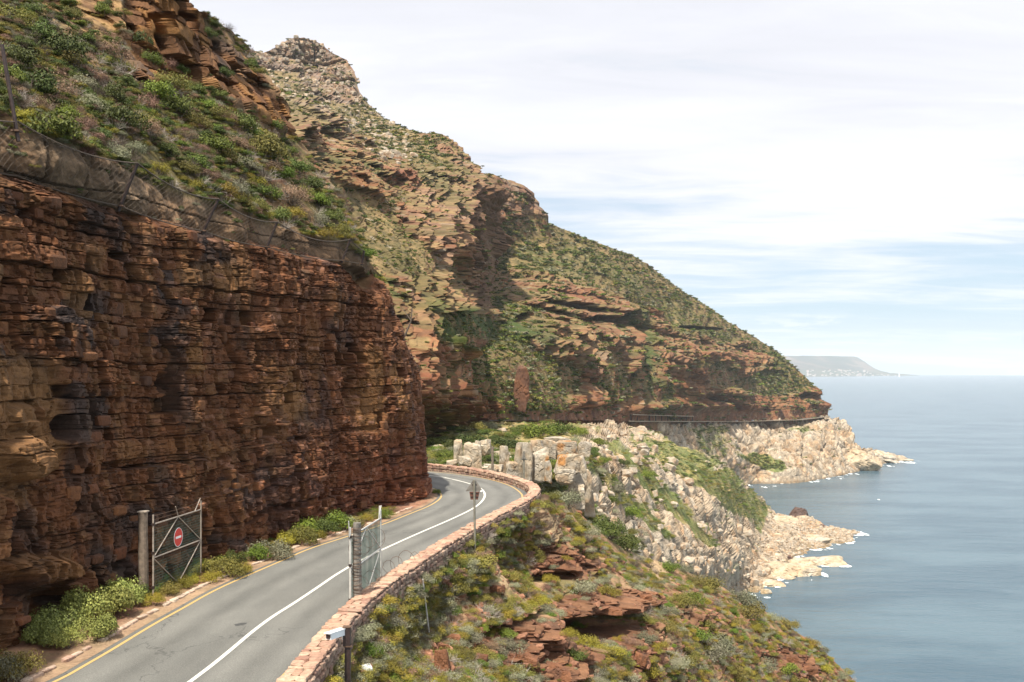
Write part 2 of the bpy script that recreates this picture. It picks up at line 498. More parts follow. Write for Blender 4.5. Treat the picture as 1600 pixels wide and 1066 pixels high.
# sample columns evenly in the picture where visible
pxs = 800 + F * Bs_[:, 0] / np.maximum(Bs_[:, 1], 5)
dl = np.linalg.norm(np.diff(Bs_, axis=0), axis=1)
wgt = np.abs(np.diff(pxs)) / 0.93 + dl / 0.16
wgt = np.minimum(wgt, dl * 30)
cum_ = np.concatenate([[0], np.cumsum(wgt)])
ut = np.interp(np.linspace(0, cum_[-1], nA), cum_, np.arange(len(Bs_)))
bx = np.interp(ut, np.arange(len(Bs_)), Bs_[:, 0]); by = np.interp(ut, np.arange(len(Bs_)), Bs_[:, 1])
scum = np.concatenate([[0], np.cumsum(dl)]); sA = np.interp(ut, np.arange(len(Bs_)), scum)
tg = np.stack([np.gradient(bx), np.gradient(by)], -1)
for _ in range(30): tg[1:-1] = (tg[:-2] + tg[2:] + tg[1:-1]) / 3
tg /= np.linalg.norm(tg, axis=1)[:, None]

outA = np.stack([tg[:, 1], -tg[:, 0]], -1)
cpx = 800 + F * bx / by
topy = np.interp(cpx, [-400, -60, 0, 60, 130, 180, 250, 330, 400, 470, 530, 565, 585, 600, 612, 640], [150, 245, 266, 290, 310, 322, 346, 366, 383, 398, 409, 418, 425, 440, 470, 520])
ztop = EYE + (577 - topy) / F * (by + 1.2)
past = by > 74
isnose = sstep(by, 66, 77)
ztop = lerp(ztop, 126.5, sstep(by, 62, 70)) + 0.55 * sstep(68 - by, 0, 6)
vv = np.linspace(0, 1, vA)[:, None]
Z = (ROADZ - 0.6) + vv * (ztop[None] - ROADZ + 0.6)
lean_flat = 0.10 * (Z - ROADZ)
lean_nose = np.interp(Z, [110, 111, 114.6, 118, 120.8, 122.7, 124.2, 125.6, 127], [0, 0, .3, .8, 1.45, 2.2, 3.0, 3.9, 5.6])
lean = lerp(lean_flat, lean_nose, isnose[None])
Sg = np.broadcast_to(sA[None], Z.shape)
PA = np.stack([bx[None] - outA[:, 0][None] * lean, by[None] - outA[:, 1][None] * lean, Z], -1)
sz = np.stack([Sg.ravel(), np.zeros(Sg.size), Z.ravel()], -1)
s, z = Sg.ravel(), Z.ravel()
PXA = np.broadcast_to(cpx[None], Z.shape).ravel(); PYA = 577 - (z - EYE) / PA[..., 1].ravel() * F
zw = z + 0.35 * vnoise(sc(sz, 1 / 9., 1, 1 / 6.), 3) + 0.10 * vnoise(sc(sz, 1 / 1.7, 1, 1 / 2.), 4) + 0.03 * vnoise(sc(sz, 2.3, 1, 1.2), 41) - 0.012 * s
sw = s + 0.35 * vnoise(sc(sz, 1 / 3., 1, 1 / 1.5), 5) + 0.12 * vnoise(sc(sz, 1.5, 1, 3.0), 6) + 0.04 * vnoise(sc(sz, 6, 1, 9.0), 61)
r1, e1, k1, c1, f1_ = blocks(sw, zw, 1.9, 1.1, 21)
r2, e2, k2, c2, f2_ = blocks(sw, zw, 0.58, 1.15, 22)
r3, e3, k3, c3, f3_ = blocks(sw, zw, 0.20, 1.5, 23)
d = 0.9 * fbm(sc(sz, 1 / 9., 1, 1 / 7.), 3, 31)
d += 0.10 * (hashf(k1, None, None, 77) - .5) + 0.42 * (r1 - .5)
d += 0.6 * (fbm(sc(sz, 1 / 4.5, 1, 1 / 18.), 3, 36, ridged=True) - .2)
bandsel = sstep(fbm(sc(sz, 1 / 8., 1, 1 / 3.), 2, 39), -.25, .25)
d += 0.34 * (r2 - .5) * lerp(0.6, 1.2, bandsel) + 0.04 * (hashf(k2, None, None, 78) - .5)
kj, ej, fj = rows1d(sw + 0.5 * vnoise(sc(sz, .1, 1, .45), 46) * 2, 2.3, 47, (zw / 5.3).astype(int), .9)
d -= 0.42 * (1 - sstep(ej, 0, .10)) * (hashf(kj, (zw / 5.3).astype(int), None, 48) > .35)
d += 0.35 * (hashf(kj, (zw / 5.3).astype(int), None, 49) - .5)
d += 0.12 * (r3 - .5) * lerp(1.3, 0.5, sstep(fbm(sc(sz, 1 / 5., 1, 1 / 2.), 2, 40), -.2, .3))
g1 = 1 - sstep(e1, 0.0, 0.09); g2 = 1 - sstep(e2, 0.0, 0.05); g3 = 1 - sstep(e3, 0.0, 0.03)
vj = sstep(fbm(sc(sz, 1 / 2.5, 1, 1 / 1.2), 2, 44), -.2, .2)
d -= 0.36 * g1 * (hashf(k1, None, None, 5) > .35) + (0.12 + .28 * vj) * g2 + (0.04 + .08 * vj) * g3
# a few open bedding planes and dark slots
slot = (hashf(k2, None, None, 91) < 0.11) & (vnoise(sc(sz, 1 / 5., 1, 1 / 1.5), 45) > -0.15)
d -= 0.28 * slot * sstep(e2, 0, .06)
hole = (r2 < 0.05) & (r1 < 0.7); d -= 0.55 * hole
d += 0.09 * fbm(sc(sz, 1.1, 1, 1.6), 4, 50) + 0.035 * fbm(sc(sz, 4, 1, 7), 3, 51)
# rounded tan flowstone-like faces at the left, and scattered patches
def blobm(cx_, cy_, rx, ry, px=PXA, py=PYA, soft=0.35, sd=1, nz=0.35):
    q = np.sqrt(((px - cx_) / rx) ** 2 + ((py - cy_) / ry) ** 2)
    w = vnoise(np.stack([px / 22., py / 22., np.zeros(px.size) + sd * 7.1], -1), 60 + sd) * nz
    w += vnoise(np.stack([px / 8., py / 8., np.zeros(px.size) + sd * 7.1], -1), 61 + sd) * nz * .4
    return 1 - sstep(q + w, 1 - soft, 1 + soft)
tan_m = np.maximum.reduce([blobm(20, 615, 48, 70, sd=1), blobm(70, 600, 42, 45, sd=2), blobm(35, 700, 60, 60, sd=3), blobm(95, 670, 22, 60, sd=4),
                           blobm(20, 430, 45, 30, sd=5), blobm(8, 560, 26, 90, sd=6), blobm(175, 455, 22, 55, sd=7) * .8, blobm(30, 760, 40, 30, sd=8) * .8,
                           blobm(10, 345, 35, 26, sd=9) * .8])
or_m = np.maximum.reduce([blobm(470, 620, 24, 42, sd=11), blobm(610, 600, 14, 60, sd=12), blobm(596, 640, 14, 40, sd=13), blobm(350, 430, 26, 22, sd=14) * .8,
                          blobm(400, 435, 22, 26, sd=15) * .9, blobm(335, 560, 16, 26, sd=16) * .9, blobm(440, 600, 12, 40, sd=17) * .6, blobm(560, 470, 16, 30, sd=18) * .5,
                          blobm(50, 885, 55, 22, sd=19) * .7, blobm(240, 710, 20, 18, sd=20) * .6, blobm(640, 610, 10, 40, sd=21), blobm(215, 400, 14, 30, sd=22) * .6,
                          blobm(330, 700, 50, 14, sd=23) * .4, blobm(520, 560, 14, 60, sd=24) * .5])
smooth_d = 0.75 * fbm(sc(sz, 1 / 1.1, 1, 1 / 2.4), 3, 52) + 0.5 * fbm(sc(sz, 1 / 1.8, 1, 1 / 1.6), 2, 56) + 0.12 * fbm(sc(sz, 2, 1, 1.0), 3, 53)
d = lerp(d, smooth_d + 0.15, tan_m * 0.6); d = lerp(d, 0.5 * d + 0.12 * fbm(sc(sz, 1 / 1.2, 1, 1 / 3.), 3, 54), or_m * 0.6)
# specific features: dark cavities, rounded overhanging lumps
d += 0.9 * blobm(38, 715, 34, 32, sd=31, nz=.2) + 0.5 * blobm(50, 655, 22, 20, sd=32, nz=.3)
d -= 1.1 * blobm(120, 668, 13, 18, sd=33) + 0.9 * blobm(172, 640, 8, 34, sd=34) + 0.8 * blobm(300, 600, 8, 16, sd=35) + 0.9 * blobm(428, 675, 6, 12, sd=36)
d -= 1.6 * blobm(75, 955, 40, 42, sd=37, nz=.2)
d += 0.8 * blobm(45, 893, 55, 24, sd=38, nz=.15)
d -= 0.5 * blobm(30, 905, 60, 10, sd=39) * 0
# undercut at the nose foot, then roll into the bench at the top
d *= lerp(1.0, 0.55, isnose[None] * np.ones_like(Z)).ravel()
d -= 0.0
D2 = d.reshape(Z.shape)
edge = sstep(vv, 0.965, 1.0)
D2 = D2 * (1 - 0.6 * edge) - 0.8 * edge
PA[..., 0] += outA[:, 0][None] * D2; PA[..., 1] += outA[:, 1][None] * D2
PA[..., 2] += (0.05 * fbm(sc(sz, 1.5, 1, 1.5), 2, 55)).reshape(Z.shape)
# crown rows running back over the bench
back = []
for j, (bk, dz) in enumerate([(0.5, .12), (1.3, .2), (2.6, .1), (6, -1.0)]):
    r = PA[-1].copy(); r[:, 0] -= outA[:, 0] * bk; r[:, 1] -= outA[:, 1] * bk; r[:, 2] += dz + 0.15 * vnoise(np.stack([sA / 1.3, sA * 0 + j, sA * 0], -1), 8)
    back.append(r)
PAf = np.concatenate([PA, np.array(back)], 0)
# colour
base = np.array([0.155, 0.068, 0.033])
col = np.tile(base, (s.size, 1))
rv = r2[:, None]
col = col * (0.50 + 1.05 * (0.35 * r2 + 0.40 * c3 + 0.25 * c1))[:, None]
col = mixc(col, (0.200, 0.110, 0.055), (c2 > .74) * 0.5)                         # ochre blocks
col = mixc(col, (0.160, 0.072, 0.038), (c3 > .70) * 0.7)                         # pinkish
varn = sstep(fbm(sc(sz, 1 / 4., 1, 1 / 2.), 3, 57), 0.08, 0.34) * (c2 < .62)
col = mixc(col, (0.058, 0.047, 0.043), varn * 0.8)
vst = sstep(fbm(sc(sz, 1 / 1.3, 1, 1 / 6.), 3, 157), .12, .4)
col = mixc(col, (0.050, 0.036, 0.030), vst * 0.6)                             # dark blue-grey varnish
streak = sstep(fbm(sc(sz, 1 / .9, 1, 1 / 7.), 4, 58), 0.10, 0.42)
col = mixc(col, (0.26, 0.155, 0.075), streak * 0.26)
red = sstep(s, 60, 74) * sstep(125.5 - z, 0, 6)
low = sstep(z, 117.0, 112.5)
pxr = sstep(PXA, 330, 600)
col = mixc(col, (0.215, 0.078, 0.044), np.clip(0.65 * pxr * low + 0.2 * pxr, 0, 1) * (0.5 + 0.5 * c3))
col = mixc(col, (0.27, 0.125, 0.070), pxr * sstep(z, 118, 124) * 0.5 * (c2 > .3))
col = mixc(col, np.array([0.205, 0.112, 0.052]), tan_m * 0.85)
col = mixc(col, np.array([0.25, 0.130, 0.056]), or_m * 0.75)
col = mixc(col, (0.40, 0.22, 0.15), (hashf(k3, (c3 * 999).astype(int), None, 3) > .955) * 0.7 * sstep(PXA, 150, 500))
col *= (1 + 0.30 * fbm(sc(sz, 1.8, 1, 4), 4, 59))[:, None]
col = mixc(col, (0.030, 0.020, 0.017), np.clip(g1 * .5 + g2 * .45 * vj, 0, .75) * (1 - tan_m * .7))
colg = col.reshape(Z.shape + (3,))
colb = np.tile(np.array([0.25, 0.15, 0.08]), (4, nA, 1)) * rng.uniform(.8, 1.2, (4, nA, 1))
colA = np.concatenate([colg, colb], 0)
cliff = mesh_np('cliff', PAf.reshape(-1, 3), grid_faces(*PAf.shape[:2]), M_cliff, color=colA.reshape(-1, 3))
tag(cliff, kind='structure')
splat(PAf.reshape(-1, 3), 1)

# ------------------------------------------------------------------ helper for surfaces given by columns of the view
def column_patch(xs, top, bot, ny, Df, power=1.0):
    t = np.linspace(0, 1, ny)[:, None] ** power
    X = np.broadcast_to(xs[None], (ny, len(xs)))
    Y = top[None] + (bot - top)[None] * t
    D = Df(X, Y)
    return X, Y, px2w(X, Y, D)
def add_back(G, colr, dist, drop):
    """a far side behind the skyline, so the hill has thickness"""
    rows, cols_ = [], []
    for q in (1.0, 0.55, 0.25, 0.08, 0.02):
        r = G[0].copy()
        v = r[:, :2] / np.linalg.norm(r[:, :2], axis=1)[:, None]
        r[:, :2] += v * dist * q
        r[:, 2] -= drop * dist * q
        rows.append(r); cols_.append(colr[0])
    return np.concatenate([np.array(rows), G], 0), np.concatenate([np.array(cols_), colr], 0)
def horiz(n):
    h = n.copy(); h[..., 2] = 0
    l = np.linalg.norm(h, axis=-1, keepdims=True)
    return h / np.maximum(l, 0.25)
def blurn(n, it=12):
    for _ in range(it):
        n[1:-1] = (n[:-2] + n[2:] + n[1:-1]) / 3
        n[:, 1:-1] = (n[:, :-2] + n[:, 2:] + n[:, 1:-1]) / 3
    return n / np.maximum(np.linalg.norm(n, axis=-1, keepdims=True), 1e-9)
def terrace(z, h, seed, under=0.35):
    k = np.floor(z / h).astype(np.int64)
    jit = 0.6
    k, e, fr = rows1d(z, h, seed, None, jit)
    c = 0.35 + 0.4 * hashf(k, None, None, seed + 3)
    amp = 0.35 + 0.9 * hashf(k, None, None, seed + 4)
    up = fr / c; dn = 1 - (fr - c) / (1 - c)
    w = np.where(fr < c, up, dn)
    w = np.where(fr < c, w ** 0.35, w)          # near-vertical face over a cut foot
    return (w - .62) * amp, k, fr, c
def gauss(X, Y, cx_, cy_, rx, ry, rot=0.0, sd=0, nz=0.25):
    a = math.radians(rot); dx, dy = X - cx_, Y - cy_
    u = dx * math.cos(a) + dy * math.sin(a); v = -dx * math.sin(a) + dy * math.cos(a)
    q = np.sqrt((u / rx) ** 2 + (v / ry) ** 2)
    w = vnoise(np.stack([X.ravel() / 18., Y.ravel() / 18., np.full(X.size, sd * 3.3)], -1), 160 + sd).reshape(X.shape) * nz
    return 1 - sstep(q + w, 0.6, 1.25)

# ------------------------------------------------------------------ near hillside above the cut
BC = [(-140, 225, 33), (0, 262, 37.2), (100, 298, 41), (200, 326, 44.5), (330, 364, 51), (400, 382, 55), (470, 397, 59.5), (550, 412, 65.5), (600, 465, 71),
      (0, 330, 41), (200, 400, 49), (400, 450, 60), (550, 500, 72),
      (0, 186, 38.6), (100, 222, 41.3), (200, 258, 45.5), (330, 312, 52.3), (430, 352, 58.5), (500, 370, 62.5), (545, 385, 65.5), (-140, 130, 34.5),
      (0, 60, 47.5), (0, -80, 60), (-140, -60, 52), (200, 150, 54), (200, 60, 62), (100, 150, 47), (100, 0, 61), (205, 110, 60), (250, 120, 63), (250, 20, 66), (200, -80, 72), (270, -80, 71),
      (330, 200, 61), (330, 110, 71), (340, 50, 77), (430, 250, 66), (430, 195, 75), (440, 150, 82), (400, 100, 84), (500, 350, 64.5), (520, 300, 71), (480, 240, 79),
      (455, 180, 84), (590, 440, 72), (620, 500, 78), (300, 280, 52.5), (380, 300, 58)]
Bf = rbf(BC)
nyB, nxB = 400, 470
ysB = np.linspace(-90, 500, nyB)
xr = np.interp(ysB, [-90, 0, 17, 30, 45, 75, 101, 120, 150, 175, 210, 250, 290, 340, 380, 430, 465, 500],
               [290, 292, 294, 337, 360, 394, 403, 424, 440, 459, 462, 490, 520, 545, 560, 592, 606, 620])
tB = np.linspace(0, 1, nxB) ** 0.95
XB = -130 + (xr[:, None] + 130) * tB[None]
YB = np.broadcast_to(ysB[:, None], XB.shape).copy()
DB = Bf(XB, YB)
GB = px2w(XB, YB, DB)
nB = blurn(grid_normals(GB)); hB = horiz(nB)
P = GB.reshape(-1, 3); shp = XB.shape
cliffline = np.interp(XB, [-130, 0, 60, 130, 180, 250, 330, 400, 470, 530, 560, 620], [222, 266, 290, 310, 322, 346, 366, 383, 398, 409, 415, 480])
stripH = np.interp(XB, [-130, 0, 200, 330, 430, 540, 620], [90, 82, 68, 52, 36, 26, 0])
above = cliffline - YB
net_m = (1 - sstep(above / np.maximum(stripH, 1) + 0.12 * vnoise(sc(P, .5), 71).reshape(shp), 0.88, 1.08))
crag1 = sstep(XB, 188, 200) * sstep(YB, 150, 118) * sstep(320 - XB, 0, 14)
cr_low = np.interp(XB, [300, 320, 360, 400, 430, 460], [100, 140, 165, 185, 205, 215])
crag2 = sstep(XB, 300, 316) * sstep(cr_low - YB, -8, 14) * sstep(YB - np.interp(XB, [300, 337, 394, 424, 459], [30, 62, 98, 132, 178]), -8, 8)
topleft = gauss(XB, YB, 140, 20, 110, 40, 20, 3) * (1 - crag1)
rockm = np.clip(np.maximum.reduce([crag1, crag2, net_m * 0.55, topleft * .6]), 0, 1)
sB = P[:, 0] * 0.33 + P[:, 1] * 0.94
zB = P[:, 2] + 0.5 * fbm(sc(P, 1 / 8.), 2, 72)
q1, qe1, qk1, qc1, _ = blocks(sB + 0.5 * vnoise(sc(P, .4), 73), zB, 2.6, 1.1, 71)
q2, qe2, qk2, qc2, _ = blocks(sB + 0.3 * vnoise(sc(P, .7), 74), zB, 0.9, 1.3, 72)
rd = 2.2 * (q1 - .5) + 0.9 * (q2 - .5) - 0.8 * (1 - sstep(qe1, 0, .14)) - 0.2 * (1 - sstep(qe2, 0, .08)) + 0.3 * fbm(sc(P, .8), 4, 75)
soil = 0.9 * fbm(sc(P, 1 / 5.), 4, 76) + 0.12 * fbm(sc(P, 1.6), 3, 77)
netd = 1.0 * fbm(sc(P, .6), 4, 78) + .5 * (q2 - .5) * sstep(fbm(sc(P, .25), 2, 85), -.2, .2) - .2 * (1 - sstep(qe1, 0, .12)) + 0.12 * fbm(sc(P, 3), 3, 83) + .15 * (q1 - .5)
dB = lerp(soil, rd, np.clip(np.maximum(crag1, crag2), 0, 1).ravel())
dB = lerp(dB, netd, net_m.ravel() * 0.9)
dB += 0.5 * topleft.ravel() * (q2 - .4)
below = sstep(-above, 2, 10).ravel()
dB = dB * (1 - below) - 0.5 * below
GB2 = GB + hB * dB.reshape(shp)[..., None]
cB = np.tile(np.array([0.23, 0.15, 0.085]), (P.shape[0], 1))
gn = fbm(sc(P, .35), 4, 79); gn2 = fbm(sc(P, 1.4), 3, 80)
cB = mixc(cB, (0.105, 0.095, 0.036), sstep(gn + .25 * gn2, -.1, .2) * .8)
cB = mixc(cB, (0.20, 0.17, 0.10), sstep(gn2, .1, .4) * .6)
rc = np.tile(np.array([0.155, 0.080, 0.042]), (P.shape[0], 1)) * (0.65 + .7 * (.5 * q2 + .5 * qc1))[:, None]
rc = mixc(rc, (0.31, 0.165, 0.07), (qc2 > .66) * .7); rc = mixc(rc, (0.10, 0.075, 0.06), (sstep(fbm(sc(P, 1 / 3., 1 / 3., 1 / 5.), 3, 81), -.05, .2)) * .75)
cB = cB + (rc - cB) * np.clip(np.maximum(crag1, crag2) + .6 * topleft, 0, 1).ravel()[:, None]
nc_ = np.array([0.185, 0.118, 0.072]) * (1 + .25 * gn2)[:, None]
nc_ = mixc(nc_, (0.20, 0.145, 0.10), sstep(gn, 0, .3) * .7); nc_ = nc_ * (1 + .8 * fbm(sc(P, 2.2), 4, 84) + .4 * (q2 - .5))[:, None]
nc_ = mixc(nc_, (0.07, 0.05, 0.035), (1 - sstep(qe1, 0, .15)) * .6)
cB = cB + (nc_ - cB) * (net_m.ravel() * .92)[:, None]
cB = mixc(cB, (0.40, 0.26, 0.13), (topleft.ravel() * sstep(gn2, -.1, .3)) * .8)
cBg = cB.reshape(shp + (3,))
# thickness behind its right-hand skyline
ex, ec = [], []
for q in (1.5, 5, 14, 34):
    r = GB2[:, -1].copy(); v = r[:, :2] / np.linalg.norm(r[:, :2], axis=1)[:, None]
    r[:, :2] += v * q; r[:, 0] -= q * .35; r[:, 2] -= 0.25 * q; ex.append(r); ec.append(cBg[:, -1])
GBf = np.concatenate([GB2, np.stack(ex, 1)], 1); cBf = np.concatenate([cBg, np.stack(ec, 1)], 1)
hill = mesh_np('hillside', GBf.reshape(-1, 3), grid_faces(*GBf.shape[:2])[:, ::-1], M_near, color=cBf.reshape(-1, 3))
tag(hill, kind='structure')
splat(GB2.reshape(-1, 3), 2)
VEG_B = (GB2, (1 - np.clip(rockm * 1.3, 0, 1)) * (above > stripH * .95))

# ------------------------------------------------------------------ mountain, nearer ridge with the high peak
def mountain_shape(G, X, Y, rockb, seed, damp=None):
    sh = X.shape
    n = blurn(grid_normals(G)); h = horiz(n)
    P = G.reshape(-1, 3); Dd = P[:, 1]
    zz = P[:, 2] + 9 * fbm(sc(P, 1 / 150.), 2, seed) + 1.6 * fbm(sc(P, 1 / 30.), 2, seed + 1) + 0.02 * P[:, 0]
    t1, k1, f1, c1 = terrace(zz, 30, seed + 2); t2, k2, f2, c2 = terrace(zz + 2 * fbm(sc(P, 1 / 40.), 2, seed + 9), 10.5, seed + 3); t3, k3, f3, c3 = terrace(zz, 3.6, seed + 4); t4, k4, f4, c4 = terrace(zz, 1.3, seed + 5)
    m1 = sstep(1.2 * fbm(sc(P, 1 / 110., 1 / 110., 1 / 40.), 4, seed + 6) + rockb.ravel(), -0.12, 0.16)
    mid_ = G[G.shape[0] // 2]; ds_ = np.concatenate([[0], np.cumsum(np.linalg.norm(np.diff(mid_[:, :2], axis=0), axis=1))])
    s = np.broadcast_to(ds_[None], sh).ravel(); SZ = np.stack([s, s * 0, P[:, 2]], -1)      # along the strike, and up
    s = s + 3 * vnoise(sc(SZ, 1 / 14.), seed + 12) + 1.0 * vnoise(sc(SZ, 1 / 4.), seed + 22)
    zb = zz + 3.5 * fbm(sc(SZ, 1 / 18.), 3, seed + 13)
    mod = 0.35 + 1.1 * sstep(fbm(sc(P, 1 / 35., 1 / 35., 1 / 14.), 3, seed + 14), -.3, .3)
    a1, ae1, ak1, ac1, _ = blocks(s, zb, 15.0, .65, seed + 15)
    a2, ae2, ak2, ac2, _ = blocks(s, zb, 5.5, .6, seed + 16)
    a3, ae3, ak3, ac3, _ = blocks(s, zb, 2.2, .6, seed + 17)
    near = 1 - sstep(Dd, 450, 800)
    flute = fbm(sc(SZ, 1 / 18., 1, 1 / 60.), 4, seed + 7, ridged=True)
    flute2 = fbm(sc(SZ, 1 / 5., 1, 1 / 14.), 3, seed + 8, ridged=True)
    big = fbm(sc(P, 1 / 90.), 3, seed + 10)
    k = np.clip(Dd / 500., 0.22, 1.3)
    nrd = 1 - .75 * (1 - sstep(Dd, 300, 520))
    d = 11 * k * t1 * m1 * mod * nrd + 2.6 * nrd * np.clip(k * 1.4, .4, 1.2) * t2 * (0.08 + .92 * m1) * mod + 0.45 * nrd * t3 * (0.08 + .92 * m1) * mod * (1 - .8 * sstep(Dd, 500, 900)) + 0.12 * t4 * m1 * (1 - sstep(Dd, 200, 400))
    d += (5.0 * np.clip(k * 1.3, .35, 1) * (a1 - .5) + 3.8 * (a2 - .5) * (1 - .3 * sstep(Dd, 500, 900)) + 1.3 * near * (a3 - .5)) * (.08 + .92 * m1)
    d -= (2.2 * np.clip(k * 1.3, .35, 1) * (1 - sstep(ae1, 0, .7)) + 1.1 * (1 - sstep(ae2, 0, .4)) + .4 * near * (1 - sstep(ae3, 0, .2))) * (.05 + .95 * m1)
    d += 8.5 * k * flute * (0.25 + .75 * m1) + 1.8 * flute2 * (0.3 + .7 * m1) * np.clip(k * 1.5, .4, 1) + 8 * k * big
    wf1, wf2, wc = worley((SZ + 1.0 * vnoise(sc(SZ, .25), 9)[:, None]) / np.array([2.6, 4.5, 2.4]), seed + 18)
    d += (1 - sstep(Dd, 300, 520)) * (1.2 * (wc - .5) + .7 * sstep(wf2 - wf1, 0, .25) - .4) * (.25 + .75 * m1)
    d += 1.3 * fbm(sc(P, 1 / 4.), 4, seed + 11)
    if damp is not None: d = d * damp.ravel()
    d = d.reshape(sh) * (0.35 + .65 * sstep(np.arange(sh[0]), 0, 16))[:, None]
    G2 = G + h * d[..., None]
    nn = grid_normals(G2); nz = np.abs(nn[..., 2]).ravel(); mountain_shape.c = (ac2, ac3, ac1); mountain_shape.e = np.clip((1 - sstep(ae1, .1, .9)) * .6 + (1 - sstep(ae2, .05, .5)) * .7 + near * (1 - sstep(ae3, 0, .25)) * .5, 0, 1)
    return G2, P, nz, m1, (k1, f1, c1, k2, f2, k3, k4), flute, big
def mountain_colour(P, nz, m1, ks, flute, X, Y, seed, pale, redl):
    k1, f1, c1, k2, f2, k3, k4 = ks
    bed = hashf(k3, None, None, seed) * .18 + hashf(k2, None, None, seed + 1) * .82 + .12 * fbm(sc(P, 1 / 9.), 2, seed + 19)
    base = np.tile(np.array([0.295, 0.158, 0.084]), (len(P), 1))
    base = mixc(base, (0.37, 0.245, 0.145), sstep(bed, .58, .78) * .8)
    base = mixc(base, (0.26, 0.130, 0.075), sstep(bed, .42, .24) * .8)
    pn = fbm(sc(P, 1 / 12.), 4, seed + 2); pn2 = fbm(sc(P, 1 / 3.5), 3, seed + 3)
    base = mixc(base, (0.40, 0.34, 0.26), sstep(pn + .5 * pn2, .1, .5) * .5)
    base = mixc(base, (0.345, 0.325, 0.285), np.clip(pale.ravel() * (.55 + .6 * pn2), 0, .85))
    base = mixc(base, (0.285, 0.125, 0.082), np.clip(.15 + redl.ravel() * (.7 + .9 * pn), 0, .9))
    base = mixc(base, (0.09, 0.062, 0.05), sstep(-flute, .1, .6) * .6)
    ac2, ac3, ac1 = mountain_shape.c
    nr_ = 1 - sstep(P[:, 1], 300, 700)
    base *= (0.74 + .22 * hashf(np.where(nr_ > .5, k4, k3), None, None, seed + 5) * (.4 + .6 * nr_) + .18 * ac2 + .14 * ac3 * nr_)[:, None]
    base = mixc(base, (0.38, 0.25, 0.15), (ac2 > .75) * .5)
    base = mixc(base, (0.085, 0.055, 0.040), mountain_shape.e * .6)
    vn = fbm(sc(P, 1 / 22.), 4, seed + 6); vn2 = fbm(sc(P, 1 / 6.), 3, seed + 7)
    vn3 = fbm(sc(P, 1 / 1.8), 2, seed + 9)
    veg = sstep(nz + 0.40 * vn + 0.30 * vn2 + .18 * vn3 - 0.62 * (m1 - .5), 0.46, 0.70)
    vc = np.tile(np.array([0.195, 0.160, 0.075]), (len(P), 1))
    vc = mixc(vc, (0.31, 0.235, 0.125), sstep(vn2, -.15, .25))
    vc = mixc(vc, (0.100, 0.102, 0.042), sstep(vn + .5 * vn3, .08, .38) * .75)
    col = base + (vc - base) * (veg * .82)[:, None]
    # pale boulders lying about
    f1_, f2_, cid = worley(P / 3.2, seed + 8)
    col = mixc(col, (0.40, 0.35, 0.27), ((cid > .92) & (f1_ < .34)) * .7)
    return col, veg
sky1 = lambda x: np.interp(x, [380, 398, 415, 440, 452, 472, 497, 520, 545, 555, 562, 575, 600, 640, 655, 690, 715, 722, 738, 744, 757, 770, 785, 800, 812, 830, 850],
                           [85, 80, 82, 68, 61, 60, 66, 82, 95, 112, 145, 163, 185, 203, 207, 210, 226, 235, 262, 285, 325, 352, 395, 440, 470, 505, 540])
M1C = [(380, 60, 860), (400, 80, 850), (470, 60, 900), (550, 95, 880), (575, 160, 800), (600, 185, 760), (640, 200, 700), (690, 210, 640), (735, 262, 620),
       (480, 150, 720), (400, 150, 640), (450, 190, 230), (400, 230, 180), (470, 230, 240), (600, 270, 390), (520, 190, 560), (560, 220, 580), (530, 250, 290), (560, 350, 235), (480, 330, 185), (600, 420, 202),
       (620, 500, 176), (640, 560, 162), (600, 600, 150), (690, 640, 205), (700, 560, 232), (720, 500, 268), (720, 390, 385), (722, 330, 450), (660, 330, 340), (690, 270, 530), (640, 260, 490), (660, 400, 262),
       (745, 330, 590), (760, 380, 680), (780, 440, 730), (800, 480, 660), (840, 540, 640), (740, 560, 345), (780, 560, 430), (735, 640, 340), (740, 440, 500), (850, 700, 640), (700, 700, 320), (780, 660, 420), (500, 500, 160), (380, 400, 130), (640, 690, 190)]
M1f = rbf(M1C)
xs = np.linspace(380, 850, 470)
X1, Y1, G1 = column_patch(xs, sky1(xs), np.interp(xs, [380, 560, 640, 850], [460, 640, 705, 700]), 440, M1f)
rb1 = gauss(X1, Y1, 520, 110, 60, 55, 0, 5) * .5 + gauss(X1, Y1, 530, 245, 120, 34, 22, 6) * .8 + gauss(X1, Y1, 700, 320, 80, 70, 60, 7) * .5 + gauss(X1, Y1, 680, 460, 80, 26, 15, 8) * .6 \
    + gauss(X1, Y1, 690, 640, 60, 35, 0, 9) * .8 + gauss(X1, Y1, 640, 560, 40, 60, 50, 10) * .4 - gauss(X1, Y1, 740, 520, 60, 30, 20, 11) * .8 - gauss(X1, Y1, 600, 210, 90, 26, 25, 12) * .6 - gauss(X1, Y1, 630, 400, 60, 30, 20, 13) * .5 \
    - gauss(X1, Y1, 735, 590, 50, 40, 20, 14) * .4
G1d, P1, nz1, mm1, ks1, fl1, bg1 = mountain_shape(G1, X1, Y1, rb1, 200)
pale1 = np.clip(sstep(240 - Y1, 0, 70) * sstep(X1 * .35 + 130 - Y1, -10, 60) + .35 * gauss(X1, Y1, 700, 300, 60, 90, 0, 20), 0, 1)
redl1 = np.clip(.2 * sstep(X1, 560, 620) + sstep(Y1, 430, 600) * .7 + gauss(X1, Y1, 530, 235, 120, 34, 22, 21) * .5, 0, 1)
col1, veg1 = mountain_colour(P1, nz1, mm1, ks1, fl1, X1, Y1, 240, pale1, redl1)
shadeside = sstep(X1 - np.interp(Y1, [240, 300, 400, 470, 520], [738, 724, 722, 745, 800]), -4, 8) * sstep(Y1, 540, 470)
col1 = mixc(col1, (0.15, 0.085, 0.055), shadeside.ravel() * .65)  # shade on the ridge's right flank put into the rock colour
